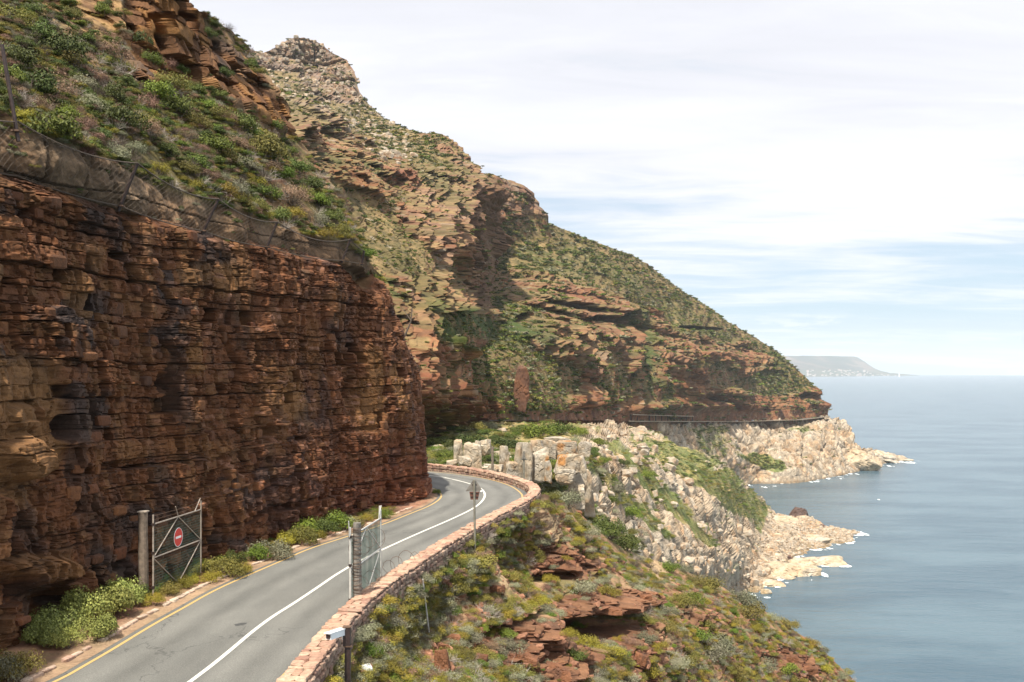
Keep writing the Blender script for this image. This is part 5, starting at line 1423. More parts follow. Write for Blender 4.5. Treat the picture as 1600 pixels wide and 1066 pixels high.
# pale blocks and pillars behind the bend
G_ = 'pale granite blocks standing behind the bend'
PIL = [(716, 706, 14, 38, 128, 'slim pale granite spike farthest left behind the bend wall', 1.0), (738, 714, 26, 40, 122, 'cracked pale granite block rising behind the left part of the bend wall', .8),
       (747, 705, 9, 30, 130, 'narrow upright granite splinter beside the cracked block', 1), (758, 700, 18, 24, 140, 'leaning grey granite slab above the dark slender pole', 1),
       (787.5, 721, 15, 46, 116, 'rounded white granite pillar standing alone behind the wall', .9), (811, 722, 14, 56, 116, 'left half of the split white granite tower behind the crossarm pole', .9), (824, 724, 16, 60, 115, 'right half of the split white granite tower', .9),
       (845, 728, 26, 52, 116, 'orange stained granite pillar right of the dark cleft', .9), (856, 738, 12, 34, 113, 'short pale block leaning on the orange stained pillar', .9),
       (838, 699, 22, 24, 122, 'granite block with a dark round hole near its middle', .8), (858, 702, 20, 28, 126, 'square granite block left of the tall rock tower', .8),
       (885, 703, 36, 26, 128, 'flat topped orange stained granite block crowning the rock tower', .8), (913, 702, 20, 24, 132, 'small square granite block at the right end of the crown', .8),
       (886, 726, 38, 32, 124, 'broad orange stained granite block in the middle of the rock tower', .8), (903, 745, 26, 60, 126, 'tall pale granite column on the right side of the rock tower', .9),
       (884, 745, 30, 26, 122, 'white rounded granite block at the foot of the rock tower', .9), (900, 778, 24, 46, 124, 'lower granite column under the rock tower by the slope', .9), (918, 760, 14, 50, 130, 'slender granite rib on the far right of the rock tower', .9),
       (921, 790, 16, 36, 132, 'blocky granite stump right below the rock tower', .9), (727, 722, 20, 18, 118, 'low white boulder just above the left bend wall', .9), (706, 724, 16, 12, 116, 'small white boulder touching the left end of the bend wall', .9),
       (800, 733, 18, 22, 114, 'squat granite boulder between the lone pillar and the split tower', .9), (773, 734, 24, 14, 114, 'low white slab of granite behind the middle of the bend wall', .9), (872, 690, 40, 14, 138, 'flat grey boulder heap capping the granite crown', .9)]
for i, (px, py, w, h, D, lab, dep) in enumerate(PIL):
    warm = .9 if 'orange' in lab else .25
    place_mesh_rock('granite_block', px, py, w * 1.12, h * 1.1, D, lab, 'rock', 700 + i, depth=dep, box=.5 if ('square' in lab or 'block' in lab or 'column' in lab) else .35, warm=warm, group=G_, sub=4 if w > 16 else 3, joints=.6, base=(0.40, 0.345, 0.275))
# shore rocks
SH = [(1277, 879, 96, 17, 636, 'long low tan rock shelf pointing out to sea, upper of two', 7.5, -1), (1243, 896, 84, 22, 602, 'broad tan rock shelf with a rounded seaward end, lower of two', .9, -2), (1195, 914, 66, 14, 572, 'flat tan slab of shore rock beside the small islet', .7, 0),
      (1218, 903, 56, 11, 590, 'thin tan shore slab between the two larger shelves', .6, -3), (1196, 927, 19, 13, 549, 'small round rock islet standing in the sea near the red slope', .9, 0), (1250, 803, 30, 19, 812, 'dark purple brown boulder on the tip of the rocky spur', .9, -20),
      (1250, 827, 92, 30, 765, 'smooth pale granite whaleback running down to the sea', .9, -16), (1228, 876, 22, 16, 640, 'dark brown boulder at the root of the upper rock shelf', .9, 0), (1290, 829, 22, 14, 752, 'dark upright boulder near the end of the spur', .9, -15),
      (1312, 831, 60, 11, 752, 'low brown reef at the very end of the spur', .8, -5), (1198, 888, 22, 12, 612, 'dark boulder on the pale shore rocks above the lower shelf', .9, 0), (1168, 921, 22, 14, 560, 'pale shore boulder just behind the red slope', .9, 0), (1262, 845, 70, 12, 708, 'tan ramp of wet rock under the whaleback', .8, 6),
      (1405, 719, 44, 7, 1352, 'low tan reef at the tip of the far headland', .8, -6), (1372, 712, 60, 14, 1325, 'tapering tan rock ridge near the tip of the far headland', .8, -10), (1340, 721, 60, 34, 1225, 'smooth pale rock shoulder on the far headland', .9, -25)]
for i, (px, py, w, h, D, lab, dep, roll) in enumerate(SH):
    dark = 'dark' in lab
    dep = .75 if dep > 2 else dep
    place_mesh_rock('shore_rock', px, py + h * .12, w, h * 1.35, D, lab, 'rock', 740 + i, mat=M_gran if w > 40 else M_granb, depth=dep, box=.2, roll=roll, base=(0.12, 0.09, 0.08) if dark else (0.44, 0.36, 0.26), warm=.15, group='rocks at the waterline', joints=.5, sub=4, rough=.14)
# red rocks on the near slope
RK = [(775, 922, 40, 20, 'flat red boulder lying mid slope under the parapet', .9, -3), (801, 866, 27, 21, 'orange and brown boulder below the road sign', .9, -18), (690, 1035, 34, 50, 'tall red rock pillar at the bottom edge below the thin pole', .9, 4), (709, 1000, 26, 20, 'dark red ledge block beside the tall rock pillar', .8, -12),
      (694, 1012, 26, 14, 'small dark red slab above the tall rock pillar', .8, -15), (904, 802, 16, 10, 'small dark red rock on the crest above the granite', .9, -10), (862, 872, 44, 16, 'jagged red outcrop block at the top of the ledges', .8, -24), (893, 888, 46, 20, 'jagged red outcrop block right of the topmost ledge', .8, -30),
      (850, 893, 34, 12, 'thin red ledge left of the jagged outcrop', .8, -15), (1010, 935, 26, 14, 'red stone block by the sandy gully', .8, 10), (812, 985, 60, 12, 'long thin dark red ledge left of the cave', .8, -24), (824, 1005, 66, 14, 'long ribbed red ledge below the thin one', .8, -22), (822, 1030, 60, 16, 'lower ribbed red ledge left of the cave', .8, -20),
      (870, 1050, 60, 26, 'broad red slab at the bottom edge below the cave', .8, -16), (1235, 1030, 40, 12, 'maroon ledge near the far end of the red slope', .8, 6), (1262, 1048, 44, 14, 'maroon ledge low on the far end of the red slope', .8, 4), (1100, 985, 22, 10, 'small maroon rock between two olive bushes', .8, 0),
      (878, 958, 50, 13, 'overhanging red slab left above the cave mouth', .8, -6), (950, 953, 60, 15, 'thick red lintel slab over the cave mouth', .8, -8), (752, 1030, 30, 20, 'cracked red block right of the tall rock pillar', .8, -10), (735, 1008, 24, 16, 'orange red rock in the gully below the thin pole', .8, -20), (1000, 1030, 30, 22, 'dark red rock right of the cave', .8, -20)]
for i, (px, py, w, h, lab, dep, roll) in enumerate(RK):
    q, _ = pick(px, py + h * .3, {7})
    place_mesh_rock('red_rock', px, py, w * .75, h * .85, float(q[1]) + .1, lab, 'rock', 780 + i, mat=M_near, depth=dep, box=.5, roll=roll, base=(0.20, 0.095, 0.055), group='red rocks on the near slope', joints=.55, sub=4, rough=.10)
q, _ = pick(573, 1046, {7}); place_mesh_rock('white_stone', 572, 1044, 20, 14, float(q[1]) - .1, 'white lump of stone below the camera post', 'rock', 830, base=(0.72, 0.74, 0.68), warm=0, box=.1, roll=-28, sub=3, joints=0)
q, _ = pick(815, 630, {3, 4}); place_mesh_rock('rock_pinnacle', 815, 608, 26, 74, float(q[1]) - 4, 'free standing brown rock pinnacle on the mountain foot', 'rock', 831, mat=M_far, base=(0.22, 0.125, 0.09), depth=.9, box=.2, joints=.5)

# small boulders: individuals near, stuff farther
gran_v = []
for i in range(6):
    v, f, col, a, b = rock_obj('b', 850 + i, 2, None, (0.42, 0.36, 0.29), 12, (1, .9, .8), .4, .08, 0)
    me = mesh_np('boulder_source', v, f, M_granb, color=granite_cols(col, a, b)).data
    o_ = bpy.data.objects.get('boulder_source'); bpy.data.objects.remove(o_)
    me.name = 'boulder'; gran_v.append(me)
red_v = []
for i in range(5):
    v, f, col, a, b = rock_obj('r', 870 + i, 2, None, (0.33, 0.175, 0.115), 12, (1, .85, .6), .5, .09, 0)
    me = mesh_np('stone_source', v, f, M_near, color=col).data
    bpy.data.objects.remove(bpy.data.objects.get('stone_source')); me.name = 'loose_stone'; red_v.append(me)

def gn_scatter(name, pts, scl, rotz, idx, meshes, tilt=None):
    """ONE object whose geometry nodes set small meshes on given points"""
    coll = bpy.data.collections.new(name + '_sources')
    for k, me in enumerate(meshes):
        o = bpy.data.objects.new('%s_source_%02d' % (name, k), me); coll.objects.link(o)
    me = bpy.data.meshes.new(name); n = len(pts)
    me.vertices.add(n); me.vertices.foreach_set('co', np.asarray(pts, np.float32).ravel())
    a = me.attributes.new('scl', 'FLOAT_VECTOR', 'POINT'); a.data.foreach_set('vector', np.asarray(scl, np.float32).ravel())
    rot = np.zeros((n, 3), np.float32); rot[:, 2] = rotz
    if tilt is not None: rot[:, :2] = tilt
    a = me.attributes.new('rot', 'FLOAT_VECTOR', 'POINT'); a.data.foreach_set('vector', rot.ravel())
    a = me.attributes.new('idx', 'INT', 'POINT'); a.data.foreach_set('value', np.asarray(idx, np.int32))
    o = bpy.data.objects.new(name, me); link(o)
    ng = bpy.data.node_groups.new(name, 'GeometryNodeTree')
    ng.interface.new_socket('Geometry', in_out='INPUT', socket_type='NodeSocketGeometry'); ng.interface.new_socket('Geometry', in_out='OUTPUT', socket_type='NodeSocketGeometry')
    gi, go = ng.nodes.new('NodeGroupInput'), ng.nodes.new('NodeGroupOutput')
    ci = ng.nodes.new('GeometryNodeCollectionInfo'); ci.inputs['Collection'].default_value = coll; ci.inputs['Separate Children'].default_value = True; ci.inputs['Reset Children'].default_value = True
    ip = ng.nodes.new('GeometryNodeInstanceOnPoints'); ip.inputs['Pick Instance'].default_value = True
    mp = ng.nodes.new('GeometryNodeMeshToPoints')
    def at(nm, ty):
        x = ng.nodes.new('GeometryNodeInputNamedAttribute'); x.data_type = ty; x.inputs['Name'].default_value = nm; return x.outputs['Attribute']
    ng.links.new(gi.outputs[0], mp.inputs['Mesh']); ng.links.new(mp.outputs[0], ip.inputs['Points']); ng.links.new(ci.outputs[0], ip.inputs['Instance'])
    ng.links.new(at('idx', 'INT'), ip.inputs['Instance Index']); ng.links.new(at('scl', 'FLOAT_VECTOR'), ip.inputs['Scale'])
    e2r = ng.nodes.new('FunctionNodeEulerToRotation'); ng.links.new(at('rot', 'FLOAT_VECTOR'), e2r.inputs[0]); ng.links.new(e2r.outputs[0], ip.inputs['Rotation'])
    ng.links.new(ip.outputs[0], go.inputs[0])
    md = o.modifiers.new('scatter', 'NODES'); md.node_group = ng
    tag(o, kind='stuff'); return o

# ---------------------------------------------------------------- shrubs
def leaf_mat(name, dark, light, hue=0.0, rough=.65):
    m, nt, b = new_mat(name)
    at = N(nt, 'ShaderNodeAttribute', attribute_name='Col')
    oi = N(nt, 'ShaderNodeObjectInfo')
    c = mix_col(nt, at.outputs['Fac'], dark, light)
    hsv = N(nt, 'ShaderNodeHueSaturation')
    L(nt, maprange(nt, oi.outputs['Random'], 0, 1, .470, .510, False), hsv.inputs['Hue'])
    r2_ = math_node(nt, 'FRACT', math_node(nt, 'MULTIPLY', oi.outputs['Random'], 7.31))
    L(nt, maprange(nt, r2_, 0, 1, .66, 1.36, False), hsv.inputs['Value']); hsv.inputs['Saturation'].default_value = 1.12
    L(nt, c, hsv.inputs['Color']); L(nt, hsv.outputs[0], b.inputs['Base Color'])
    b.inputs['Roughness'].default_value = rough; b.inputs['Specular IOR Level'].default_value = .3
    return m
KINDS_ = {
    'green':  dict(d=(0.042, 0.070, 0.016), l=(0.165, 0.215, 0.042), leaf=0.0561, n=2850, h=.85, asp=1.7),
    'olive':  dict(d=(0.085, 0.088, 0.024), l=(0.270, 0.250, 0.070), leaf=0.0495, n=2850, h=.75, asp=2.2),
    'yellow': dict(d=(0.130, 0.115, 0.022), l=(0.330, 0.285, 0.065), leaf=0.0462, n=2850, h=.75, asp=2.5),
    'grey':   dict(d=(0.115, 0.120, 0.070), l=(0.330, 0.325, 0.210), leaf=0.0429, n=2850, h=.70, asp=2.6),
    'dark':   dict(d=(0.032, 0.052, 0.014), l=(0.120, 0.150, 0.040), leaf=0.0561, n=3040, h=.9, asp=1.6),
    'brown':  dict(d=(0.120, 0.078, 0.050), l=(0.310, 0.215, 0.145), leaf=0.0363, n=2470, h=.9, asp=3.5),
    'broad':  dict(d=(0.075, 0.100, 0.028), l=(0.300, 0.320, 0.105), leaf=0.0495, n=4180, h=.8, asp=1.3),
}
def leaves(seed, n, leaf, h, asp, lobes=9, spread=1.0, up=.25):
    r = np.random.default_rng(seed)
    th = r.uniform(0, 2 * math.pi, lobes); rad = np.sqrt(r.uniform(0, 1, lobes)) * .62 * spread
    lc = np.stack([np.cos(th) * rad, np.sin(th) * rad, h * r.uniform(.25, .62, lobes) * (1 - .45 * rad)], -1)
    lr = r.uniform(.26, .46, lobes)
    k = r.integers(0, lobes, n)
    dv = r.normal(size=(n, 3)); dv[:, 2] = np.abs(dv[:, 2]) * .9 - .25 * r.random(n); dv /= np.linalg.norm(dv, axis=1)[:, None]
    P = lc[k] + dv * (lr[k] * r.uniform(.55, 1.08, n))[:, None]
    P[:, 2] = np.maximum(P[:, 2], .01)
    nrm = dv + r.normal(size=(n, 3)) * .55 + np.array([0, 0, up]); nrm /= np.linalg.norm(nrm, axis=1)[:, None]
    a = np.cross(nrm, r.normal(size=(n, 3))); a /= np.linalg.norm(a, axis=1)[:, None]; b = np.cross(nrm, a)
    s = leaf * r.uniform(.6, 1.3, n)[:, None]
    L_ = a * s * math.sqrt(asp) * .55; B_ = b * s / math.sqrt(asp) * .55
    V = np.stack([P - L_, P + B_ * .9, P + L_, P - B_ * .9], 1).reshape(-1, 3)
    Fq = np.arange(4 * n).reshape(n, 4)
    tone = np.repeat(np.clip(r.beta(2, 2, n) * .9 + .1 * r.random(n), 0, 1), 4)
    return V, Fq, np.tile(tone[:, None], (1, 3)), lc, lr
def only_mesh(name, V, Fs, mat, color=None):
    o = mesh_np(name, V, Fs, mat, color=color); me = o.data; bpy.data.objects.remove(o); return me
M_twig = plain_mat('grey_brown_twigs', (0.13, 0.10, 0.075), 0.9, 0.3, 9)
M_dead = plain_mat('bleached_dead_twigs', (0.36, 0.31, 0.26), 0.9, 0.3, 9)
def twigs(seed, n, h, rad, r0, levels=2, up=.7):
    r = np.random.default_rng(seed); mb = MB()
    for i in range(n):
        a = r.uniform(0, 2 * math.pi); d = np.array([math.cos(a), math.sin(a), up * r.uniform(.5, 1.6)]); d /= np.linalg.norm(d)
        p = np.array([math.cos(a) * .05, math.sin(a) * .05, -.05]); pts = [p]
        for k in range(4):
            d = d + r.normal(size=3) * .22; d /= np.linalg.norm(d); p = p + d * rad / 4 * r.uniform(.7, 1.2); p[2] = max(p[2], -.05); pts.append(p)
        mb.tube(np.array(pts), np.linspace(r0, r0 * .35, 5), 4, False)
        if levels > 1:
            for j in range(3):
                q = pts[r.integers(1, 4)]; dd = d + r.normal(size=3) * .7; dd /= np.linalg.norm(dd)
                q2 = q + dd * rad * .25; q3 = q2 + (dd + r.normal(size=3) * .3) * rad * .16
                mb.tube(np.array([q, q2, q3]), np.array([r0 * .5, r0 * .35, r0 * .18]), 3, False)
    return mb
def mb_mesh(mb, name, mat):
    o = mb.build(name, mat); me = o.data; bpy.data.objects.remove(o); return me
BUSH, STEM, FARB = {}, {}, {}
for ki, (kn, kd) in enumerate(KINDS_.items()):
    mt_ = leaf_mat(kn + '_foliage', kd['d'], kd['l']); kd['mat'] = mt_
    BUSH[kn] = []
    for j in range(3):
        V, Fq, tone, lc, lr = leaves(900 + ki * 10 + j, kd['n'], kd['leaf'], kd['h'], kd['asp'])
        BUSH[kn].append(only_mesh('foliage', V, Fq, mt_, tone))
    V, Fq, tone, lc, lr = leaves(960 + ki, 150, .26, kd['h'], 1.5)
    FARB[kn] = only_mesh('far_foliage', V, Fq, mt_, tone)
STEM_ME = [mb_mesh(twigs(990 + i, 9, 1, .55, .022), 'stems', M_twig) for i in range(3)]
DEAD_ME = [mb_mesh(twigs(995 + i, 26, 1, 1.0, .016, 2, .6), 'branches', M_dead) for i in range(3)]
DEADB_ME = [mb_mesh(twigs(1005 + i, 60, 1, 1.0, .012, 2, .8), 'branches', M_twig) for i in range(2)]

SHRUBS = []     # (px, py, r, kind, region ids)
for row in """609,937,15,green 702,915,28,olive 742,876,30,olive 594,972,30,grey 631,963,32,grey 572,1018,21,green 603,996,13,green 633,990,13,yellow 635,1052,23,yellow 586,1056,18,yellow 669,1038,11,olive 706,951,16,green
686,937,25,grey 718,980,18,grey 742,965,10,yellow 763,951,17,grey 726,994,22,grey 746,1018,18,olive 773,971,11,olive 793,1012,25,grey 799,937,14,olive 795,898,17,olive 817,921,16,grey 843,927,13,yellow 831,866,18,olive 799,862,17,yellow
762,890,14,olive 726,890,18,grey 869,754,22,green 884,778,28,grey 862,796,15,yellow 886,817,15,olive 838,819,15,yellow 814,837,16,yellow 920,830,20,grey 951,826,27,dark 979,850,25,dark 838,872,13,olive 807,868,13,yellow 982,887,11,green
1020,906,11,yellow 1047,886,17,green 1071,889,14,grey 903,920,24,grey 948,923,22,yellow 1085,906,16,olive 1109,913,24,olive 1157,932,30,grey 1175,956,27,olive 1068,940,22,olive 1082,934,20,green 1099,940,13,yellow 1025,940,11,green
1037,951,20,grey 1040,977,21,olive 1133,956,9,yellow 1147,972,14,olive 1181,980,14,yellow 1181,997,13,grey 1157,997,14,green 1123,1004,32,grey 1102,975,16,olive 1089,991,21,green 1010,997,18,grey 1030,1008,14,yellow 1075,1032,17,olive
1109,1022,30,grey 1058,1032,20,grey 889,987,13,yellow 913,1004,22,yellow 955,1018,22,yellow 900,1025,16,dark 1013,1046,26,yellow 1195,1039,22,grey 1226,1042,18,green 1240,1008,13,olive 1267,1001,13,yellow 1285,1015,14,grey 1230,973,16,olive
1206,963,14,grey 1312,1052,15,grey 1326,1049,10,olive 1099,1050,14,green 1237,1062,12,olive 760,845,14,grey 778,832,16,green 800,818,15,grey 822,803,15,yellow 848,790,13,olive 745,858,13,yellow 716,866,12,green 668,905,13,olive 655,928,12,grey
650,922,16,olive 672,907,15,grey 690,893,16,green 702,903,14,olive 640,936,14,yellow 716,880,12,olive 625,950,14,green 852,845,13,grey 858,905,14,yellow 922,868,12,olive 850,950,16,grey 800,1050,20,grey 770,1050,18,yellow 940,1050,20,olive 975,1060,20,grey 1040,1055,16,green 1150,1050,18,olive 1000,965,12,olive 1205,1010,13,yellow 1165,1020,13,olive
860,775,16,olive 903,842,14,yellow 868,850,10,olive 700,885,12,olive 815,885,12,yellow 785,962,12,yellow 745,925,11,grey 655,1010,13,grey 615,1025,14,brown 700,1058,13,olive 840,1060,14,grey 978,1000,13,brown 1290,1045,14,yellow""".split():
    a, b, c, k = row.split(','); SHRUBS.append((float(a), float(b), float(c), k, {7}))
for row in """161,18,13,green 214,62,16,dark 75,203,36,green 176,238,20,grey 202,231,15,grey 229,206,22,brown 75,140,30,brown 41,128,30,dark 131,130,21,grey 139,163,17,grey 161,146,22,dark 187,192,28,dark 210,184,18,olive 240,146,24,green
262,130,22,olive 270,168,24,dark 172,84,24,brown 232,92,15,green 90,78,34,dark 105,96,22,olive 330,228,22,green 300,254,18,green 409,230,30,olive 375,194,20,dark 337,180,17,olive 446,236,11,green 416,303,17,green 454,307,22,brown
491,341,20,grey 435,340,18,dark 367,295,20,grey 345,296,15,yellow 491,310,15,green 525,362,18,olive 480,288,16,dark 20,90,24,dark 20,30,22,olive 55,50,20,dark 120,195,20,brown 100,180,18,green 145,120,16,brown 150,215,15,dark 255,235,16,dark
285,262,16,olive 245,262,14,yellow 220,160,18,brown 200,130,16,dark 305,190,18,olive 290,215,14,brown 320,215,14,dark 350,245,15,olive 365,225,15,brown 385,255,16,grey 300,290,13,yellow 320,275,14,brown 345,275,12,grey 395,285,14,yellow
375,310,14,yellow 400,320,14,olive 455,335,15,yellow 470,300,14,olive 440,270,14,green 460,262,16,dark 420,262,15,brown 500,318,14,green 515,340,15,dark 510,368,14,yellow 540,385,12,olive 385,330,12,olive 415,335,12,yellow 340,150,12,dark
350,115,10,dark 365,88,10,dark 385,98,12,dark 325,52,10,dark 400,110,10,olive 300,140,13,dark 320,165,14,green 350,185,14,brown 395,210,13,green 425,195,12,dark 10,120,20,green 5,160,18,dark 60,165,18,brown 30,180,16,yellow 130,240,13,brown
155,255,13,brown 475,335,12,brown 555,392,10,dark 570,398,12,green 560,425,12,green 575,440,14,green 592,462,12,yellow 50,15,14,dark 110,20,14,olive 130,60,13,green 130,90,12,brown 190,105,14,olive 280,110,10,dark 255,100,13,brown""".split():
    a, b, c, k = row.split(','); SHRUBS.append((float(a), float(b), float(c), k, {2}))
for row in """85,985,34,broad 118,962,36,broad 158,946,38,broad 196,938,30,broad 60,1002,26,broad 140,985,30,broad 100,1006,22,broad 175,905,20,dark 190,925,20,broad 212,930,16,dark 15,1050,30,olive 5,1066,30,grey 235,940,14,yellow 262,925,15,olive 285,915,14,yellow
350,893,26,olive 330,905,14,yellow 378,890,14,yellow 368,875,16,dark 420,862,27,grey 400,868,18,green 448,848,18,yellow 470,840,22,olive 440,862,12,yellow 478,832,22,green 505,830,20,dark 526,824,22,green 545,818,16,grey 556,822,12,olive 600,806,11,green 590,808,8,olive
300,905,10,yellow 315,890,12,olive 493,840,12,yellow 688,762,6,green 575,812,8,yellow""".split():
    a, b, c, k = row.split(','); SHRUBS.append((float(a), float(b), float(c), k, {8}))
for row in """735,690,24,dark 790,694,22,dark 840,672,24,green 700,694,15,dark 870,668,24,green 765,663,16,grey 680,690,18,green 905,672,15,green 690,712,14,green 745,664,14,olive 720,672,16,olive 812,668,14,dark 930,690,16,green 940,720,14,green
925,705,13,dark 765,715,12,dark 802,745,13,green 705,665,14,green 775,682,11,dark 960,760,20,grey 985,800,18,green 950,780,16,green 1010,740,14,green 970,720,14,dark 1000,830,16,grey""".split():
    a, b, c, k = row.split(','); SHRUBS.append((float(a), float(b), float(c), k, {6}))
KW = {'green': 'leafy green', 'olive': 'olive green', 'yellow': 'yellowish green', 'grey': 'grey green', 'dark': 'dark green', 'brown': 'brownish half dry', 'broad': 'pale leaved green'}
MARKS = [(915, 740, 'the rock tower'), (787, 721, 'the lone white granite pillar'), (818, 725, 'the crossarm pole'), (769, 715, 'the dark slender pole'), (730, 657, 'the low white barrier block'), (815, 608, 'the rock pinnacle'), (558, 900, 'the grey wired gate post'), (741, 820, 'the road sign pole'), (543, 1020, 'the camera post'), (665, 950, 'the thin bleached pole'), (775, 922, 'the flat red boulder'), (801, 866, 'the orange and brown boulder'), (690, 1035, 'the tall red rock pillar'),
         (940, 985, 'the dark cave mouth'), (880, 880, 'the jagged red outcrop'), (855, 820, 'the sandy patch near the bend'), (1185, 930, 'the small rock islet'), (1320, 1060, 'the far tip of the red slope'), (830, 1015, 'the ribbed red ledges'), (1100, 930, 'the crest above the shore'),
         (843, 765, 'the outer end of the bend wall'), (1030, 895, 'the pale sandy gully'), (200, 290, 'the second fence post'), (330, 335, 'the middle fence post'), (425, 365, 'the fourth fence post'), (541, 390, 'the last tall fence post'), (15, 140, 'the leftmost fence post'),
         (250, 60, 'the orange crag'), (390, 150, 'the cliff band below the skyline'), (130, 40, 'the tan rocks at top left'), (222, 880, 'the brown timber gate post'), (270, 860, 'the red no entry sign'), (60, 955, 'the dark hollow in the cut'), (675, 760, 'the nose of the cut'), (480, 850, 'the long verge thicket'), (1235, 1035, 'the maroon ledges')]
used_labels = {}
def shrub_label(px, py, r, kind, dist):
    size = 'large ' if r > 24 else ('small ' if r < 13 else '')
    o = sorted(MARKS, key=lambda m: (m[0] - px) ** 2 + (m[1] - py) ** 2)
    for m in o[:6]:
        dx, dy = px - m[0], py - m[1]
        dirs = [('right of ' if dx > 0 else 'left of ') if abs(dx) > abs(dy) else ('below ' if dy > 0 else 'above ')]
        d2 = ('below and ' if dy > 0 else 'above and ') + ('right of ' if dx > 0 else 'left of ')
        for dd in dirs + [d2]:
            lab = '%s%s shrub %s%s' % (size, KW[kind], dd, m[2])
            if lab not in used_labels: used_labels[lab] = 1; return lab
    for extra in ('low down ', 'half hidden ', 'standing '):
        lab = '%s%s shrub a little way %s%s' % (size, KW[kind], 'right of ' if px > o[0][0] else 'left of ', o[0][2])
        if lab not in used_labels: used_labels[lab] = 1; return lab
        lab = '%s%s shrub some way from %s toward %s' % (size, KW[kind], o[0][2], o[1][2])
        if lab not in used_labels: used_labels[lab] = 1; return lab
    return lab
GRP = {6: 'shrubs among the granite blocks', 7: 'shrubs on the red slope below the parapet', 2: 'shrubs on the hillside above the cut', 8: 'shrubs on the verge under the cut'}
count = 0
for i, (px, py, r, kind, ids) in enumerate(SHRUBS):
    q, _ = pick(px, min(py + r * .45, 1064), ids)
    if q is None: continue
    R_ = r * q[1] / F * 1.4
    g = empty('shrub', (float(q[0]), float(q[1]) + R_ * .3, float(q[2]) - .12 * R_), rng.uniform(0, 6.28))
    g.scale = (R_ * rng.uniform(.92, 1.1), R_ * rng.uniform(.92, 1.1), R_ * rng.uniform(.9, 1.15))
    if 8 in ids: g.scale = (R_ * 1.1, R_ * 1.1, R_ * 1.5)
    if 2 in ids: g.scale = (R_ * 1.25, R_ * 1.25, R_ * 1.5)
    tag(g, shrub_label(px, py, r, kind, q[1]), 'shrub', GRP[list(ids)[0]])
    for nm, me in (('foliage', BUSH[kind][i % 3]), ('stems', STEM_ME[i % 3])):
        o = bpy.data.objects.new(nm, me); COL.objects.link(o); o.parent = g
    count += 1
# dead and twiggy bushes
for (px, py, r, ids, k, lab) in [(190, 105, 30, {2}, 0, 'bleached dead branches sprawling above the orange crag foot'), (412, 275, 26, {2}, 0, 'pale dead bush in front of the twiggy brown one'), (455, 310, 30, {2}, 1, 'dense grey brown twiggy bush left of the round grey shrub'),
                                 (388, 240, 16, {2}, 0, 'small white dead shrub under the olive tree'), (360, 285, 16, {2}, 0, 'bare pale bush halfway along the fence'), (765, 950, 22, {7}, 1, 'grey twiggy bush right of the thin pole'), (806, 1050, 34, {7}, 0, 'bleached dead branches at the bottom edge'),
                                 (693, 920, 26, {7}, 0, 'white leafless branches leaning on the olive bush'), (990, 880, 14, {7}, 1, 'small grey twiggy bush on the crest'), (430, 250, 14, {2}, 0, 'thin bleached shrub near the cliff band'), (300, 235, 18, {2}, 1, 'brown leafless bush above the third fence post'), (640, 1000, 20, {7}, 1, 'low grey twig heap below the thin pole')]:
    q, _ = pick(px, py + r * .3, ids)
    R_ = r * q[1] / F * 1.1
    g = empty('dead_shrub', (float(q[0]), float(q[1]), float(q[2]) - .02), px); g.scale = (R_,) * 3; tag(g, lab, 'dead shrub', 'leafless shrubs')
    o = bpy.data.objects.new('branches', (DEAD_ME if k == 0 else DEADB_ME)[int(px) % 2]); COL.objects.link(o); o.parent = g
# snags on the nose of the cut
for (px, py, D, h, lab) in [(640, 500, 78, 3.4, 'bare dead snag growing from the top of the nose of the cut')]:
    b0 = P3(px - 8, py + 26, D); mb = MB(); mb.tube([b0, b0 + [.5, 0, 1.2], P3(px + 4, py - 20, D)], [.09, .06, .03], 6); mb.tube([b0 + [.5, 0, 1.2], b0 + [-.2, .2, 2.2]], [.04, .02], 5)
    tag(mb.build('dead_snag', M_twig), lab, 'dead tree')

# ---------------------------------------------------------------- scattered small growth (nobody could count it)
def scatter_on(V, W, n, smin, smax, power=2.0, seed=0, sizebyD=None, near=None):
    r = np.random.default_rng(seed)
    V = V.reshape(-1, 3); W = W.ravel().astype(float)
    c = np.cumsum(W); idx = np.searchsorted(c, r.random(n) * c[-1]); idx = np.clip(idx, 0, len(V) - 1)
    p = V[idx] + r.normal(size=(n, 3)) * np.array([.3, .3, 0]) * (V[idx][:, 1:2] / 400)
    s = smin + (smax - smin) * r.random(n) ** power
    return p, s, r
def scatter_bushes(name, V, W, n, smin, smax, kinds, seed, power=2.0, flat=.8, fine=False):
    p, s, r = scatter_on(V, W, n, smin, smax, power, seed)
    if not fine and 'mountain' in name: s = s * np.clip(p[:, 1] / 560., .28, 1.2)
    p[:, 2] -= s * .15
    scl = np.stack([s * r.uniform(.8, 1.25, n), s * r.uniform(.8, 1.25, n), s * flat * r.uniform(.8, 1.2, n)], -1)
    return gn_scatter(name, p, scl, r.uniform(0, 6.28, n), r.integers(0, len(kinds), n), [(BUSH[k][j % 3] if fine else FARB[k]) for j, k in enumerate(kinds)])
visB = (YB > -40) & (XB > -20)
scatter_bushes('hillside_growth', VEG_B[0], VEG_B[1] * visB * sstep(fbm(sc(GB2.reshape(-1, 3), .3), 3, 141).reshape(shp), -.4, .1), 3600, .18, .66, ['olive', 'dark', 'grey', 'brown', 'dark', 'yellow', 'olive', 'brown', 'dark', 'brown', 'dark', 'green'], 1, fine=True)
wN = np.clip(1.15 - oc * 1.4 - sand * .9, 0.04, 1) * (YN < 1120) * (GNd[..., 1] > 20) * (.15 + sstep(fbm(sc(PN, .35), 3, 140).reshape(shN), -.35, .25)) * sstep(np.abs(YN - topN[None]), 2, 8)
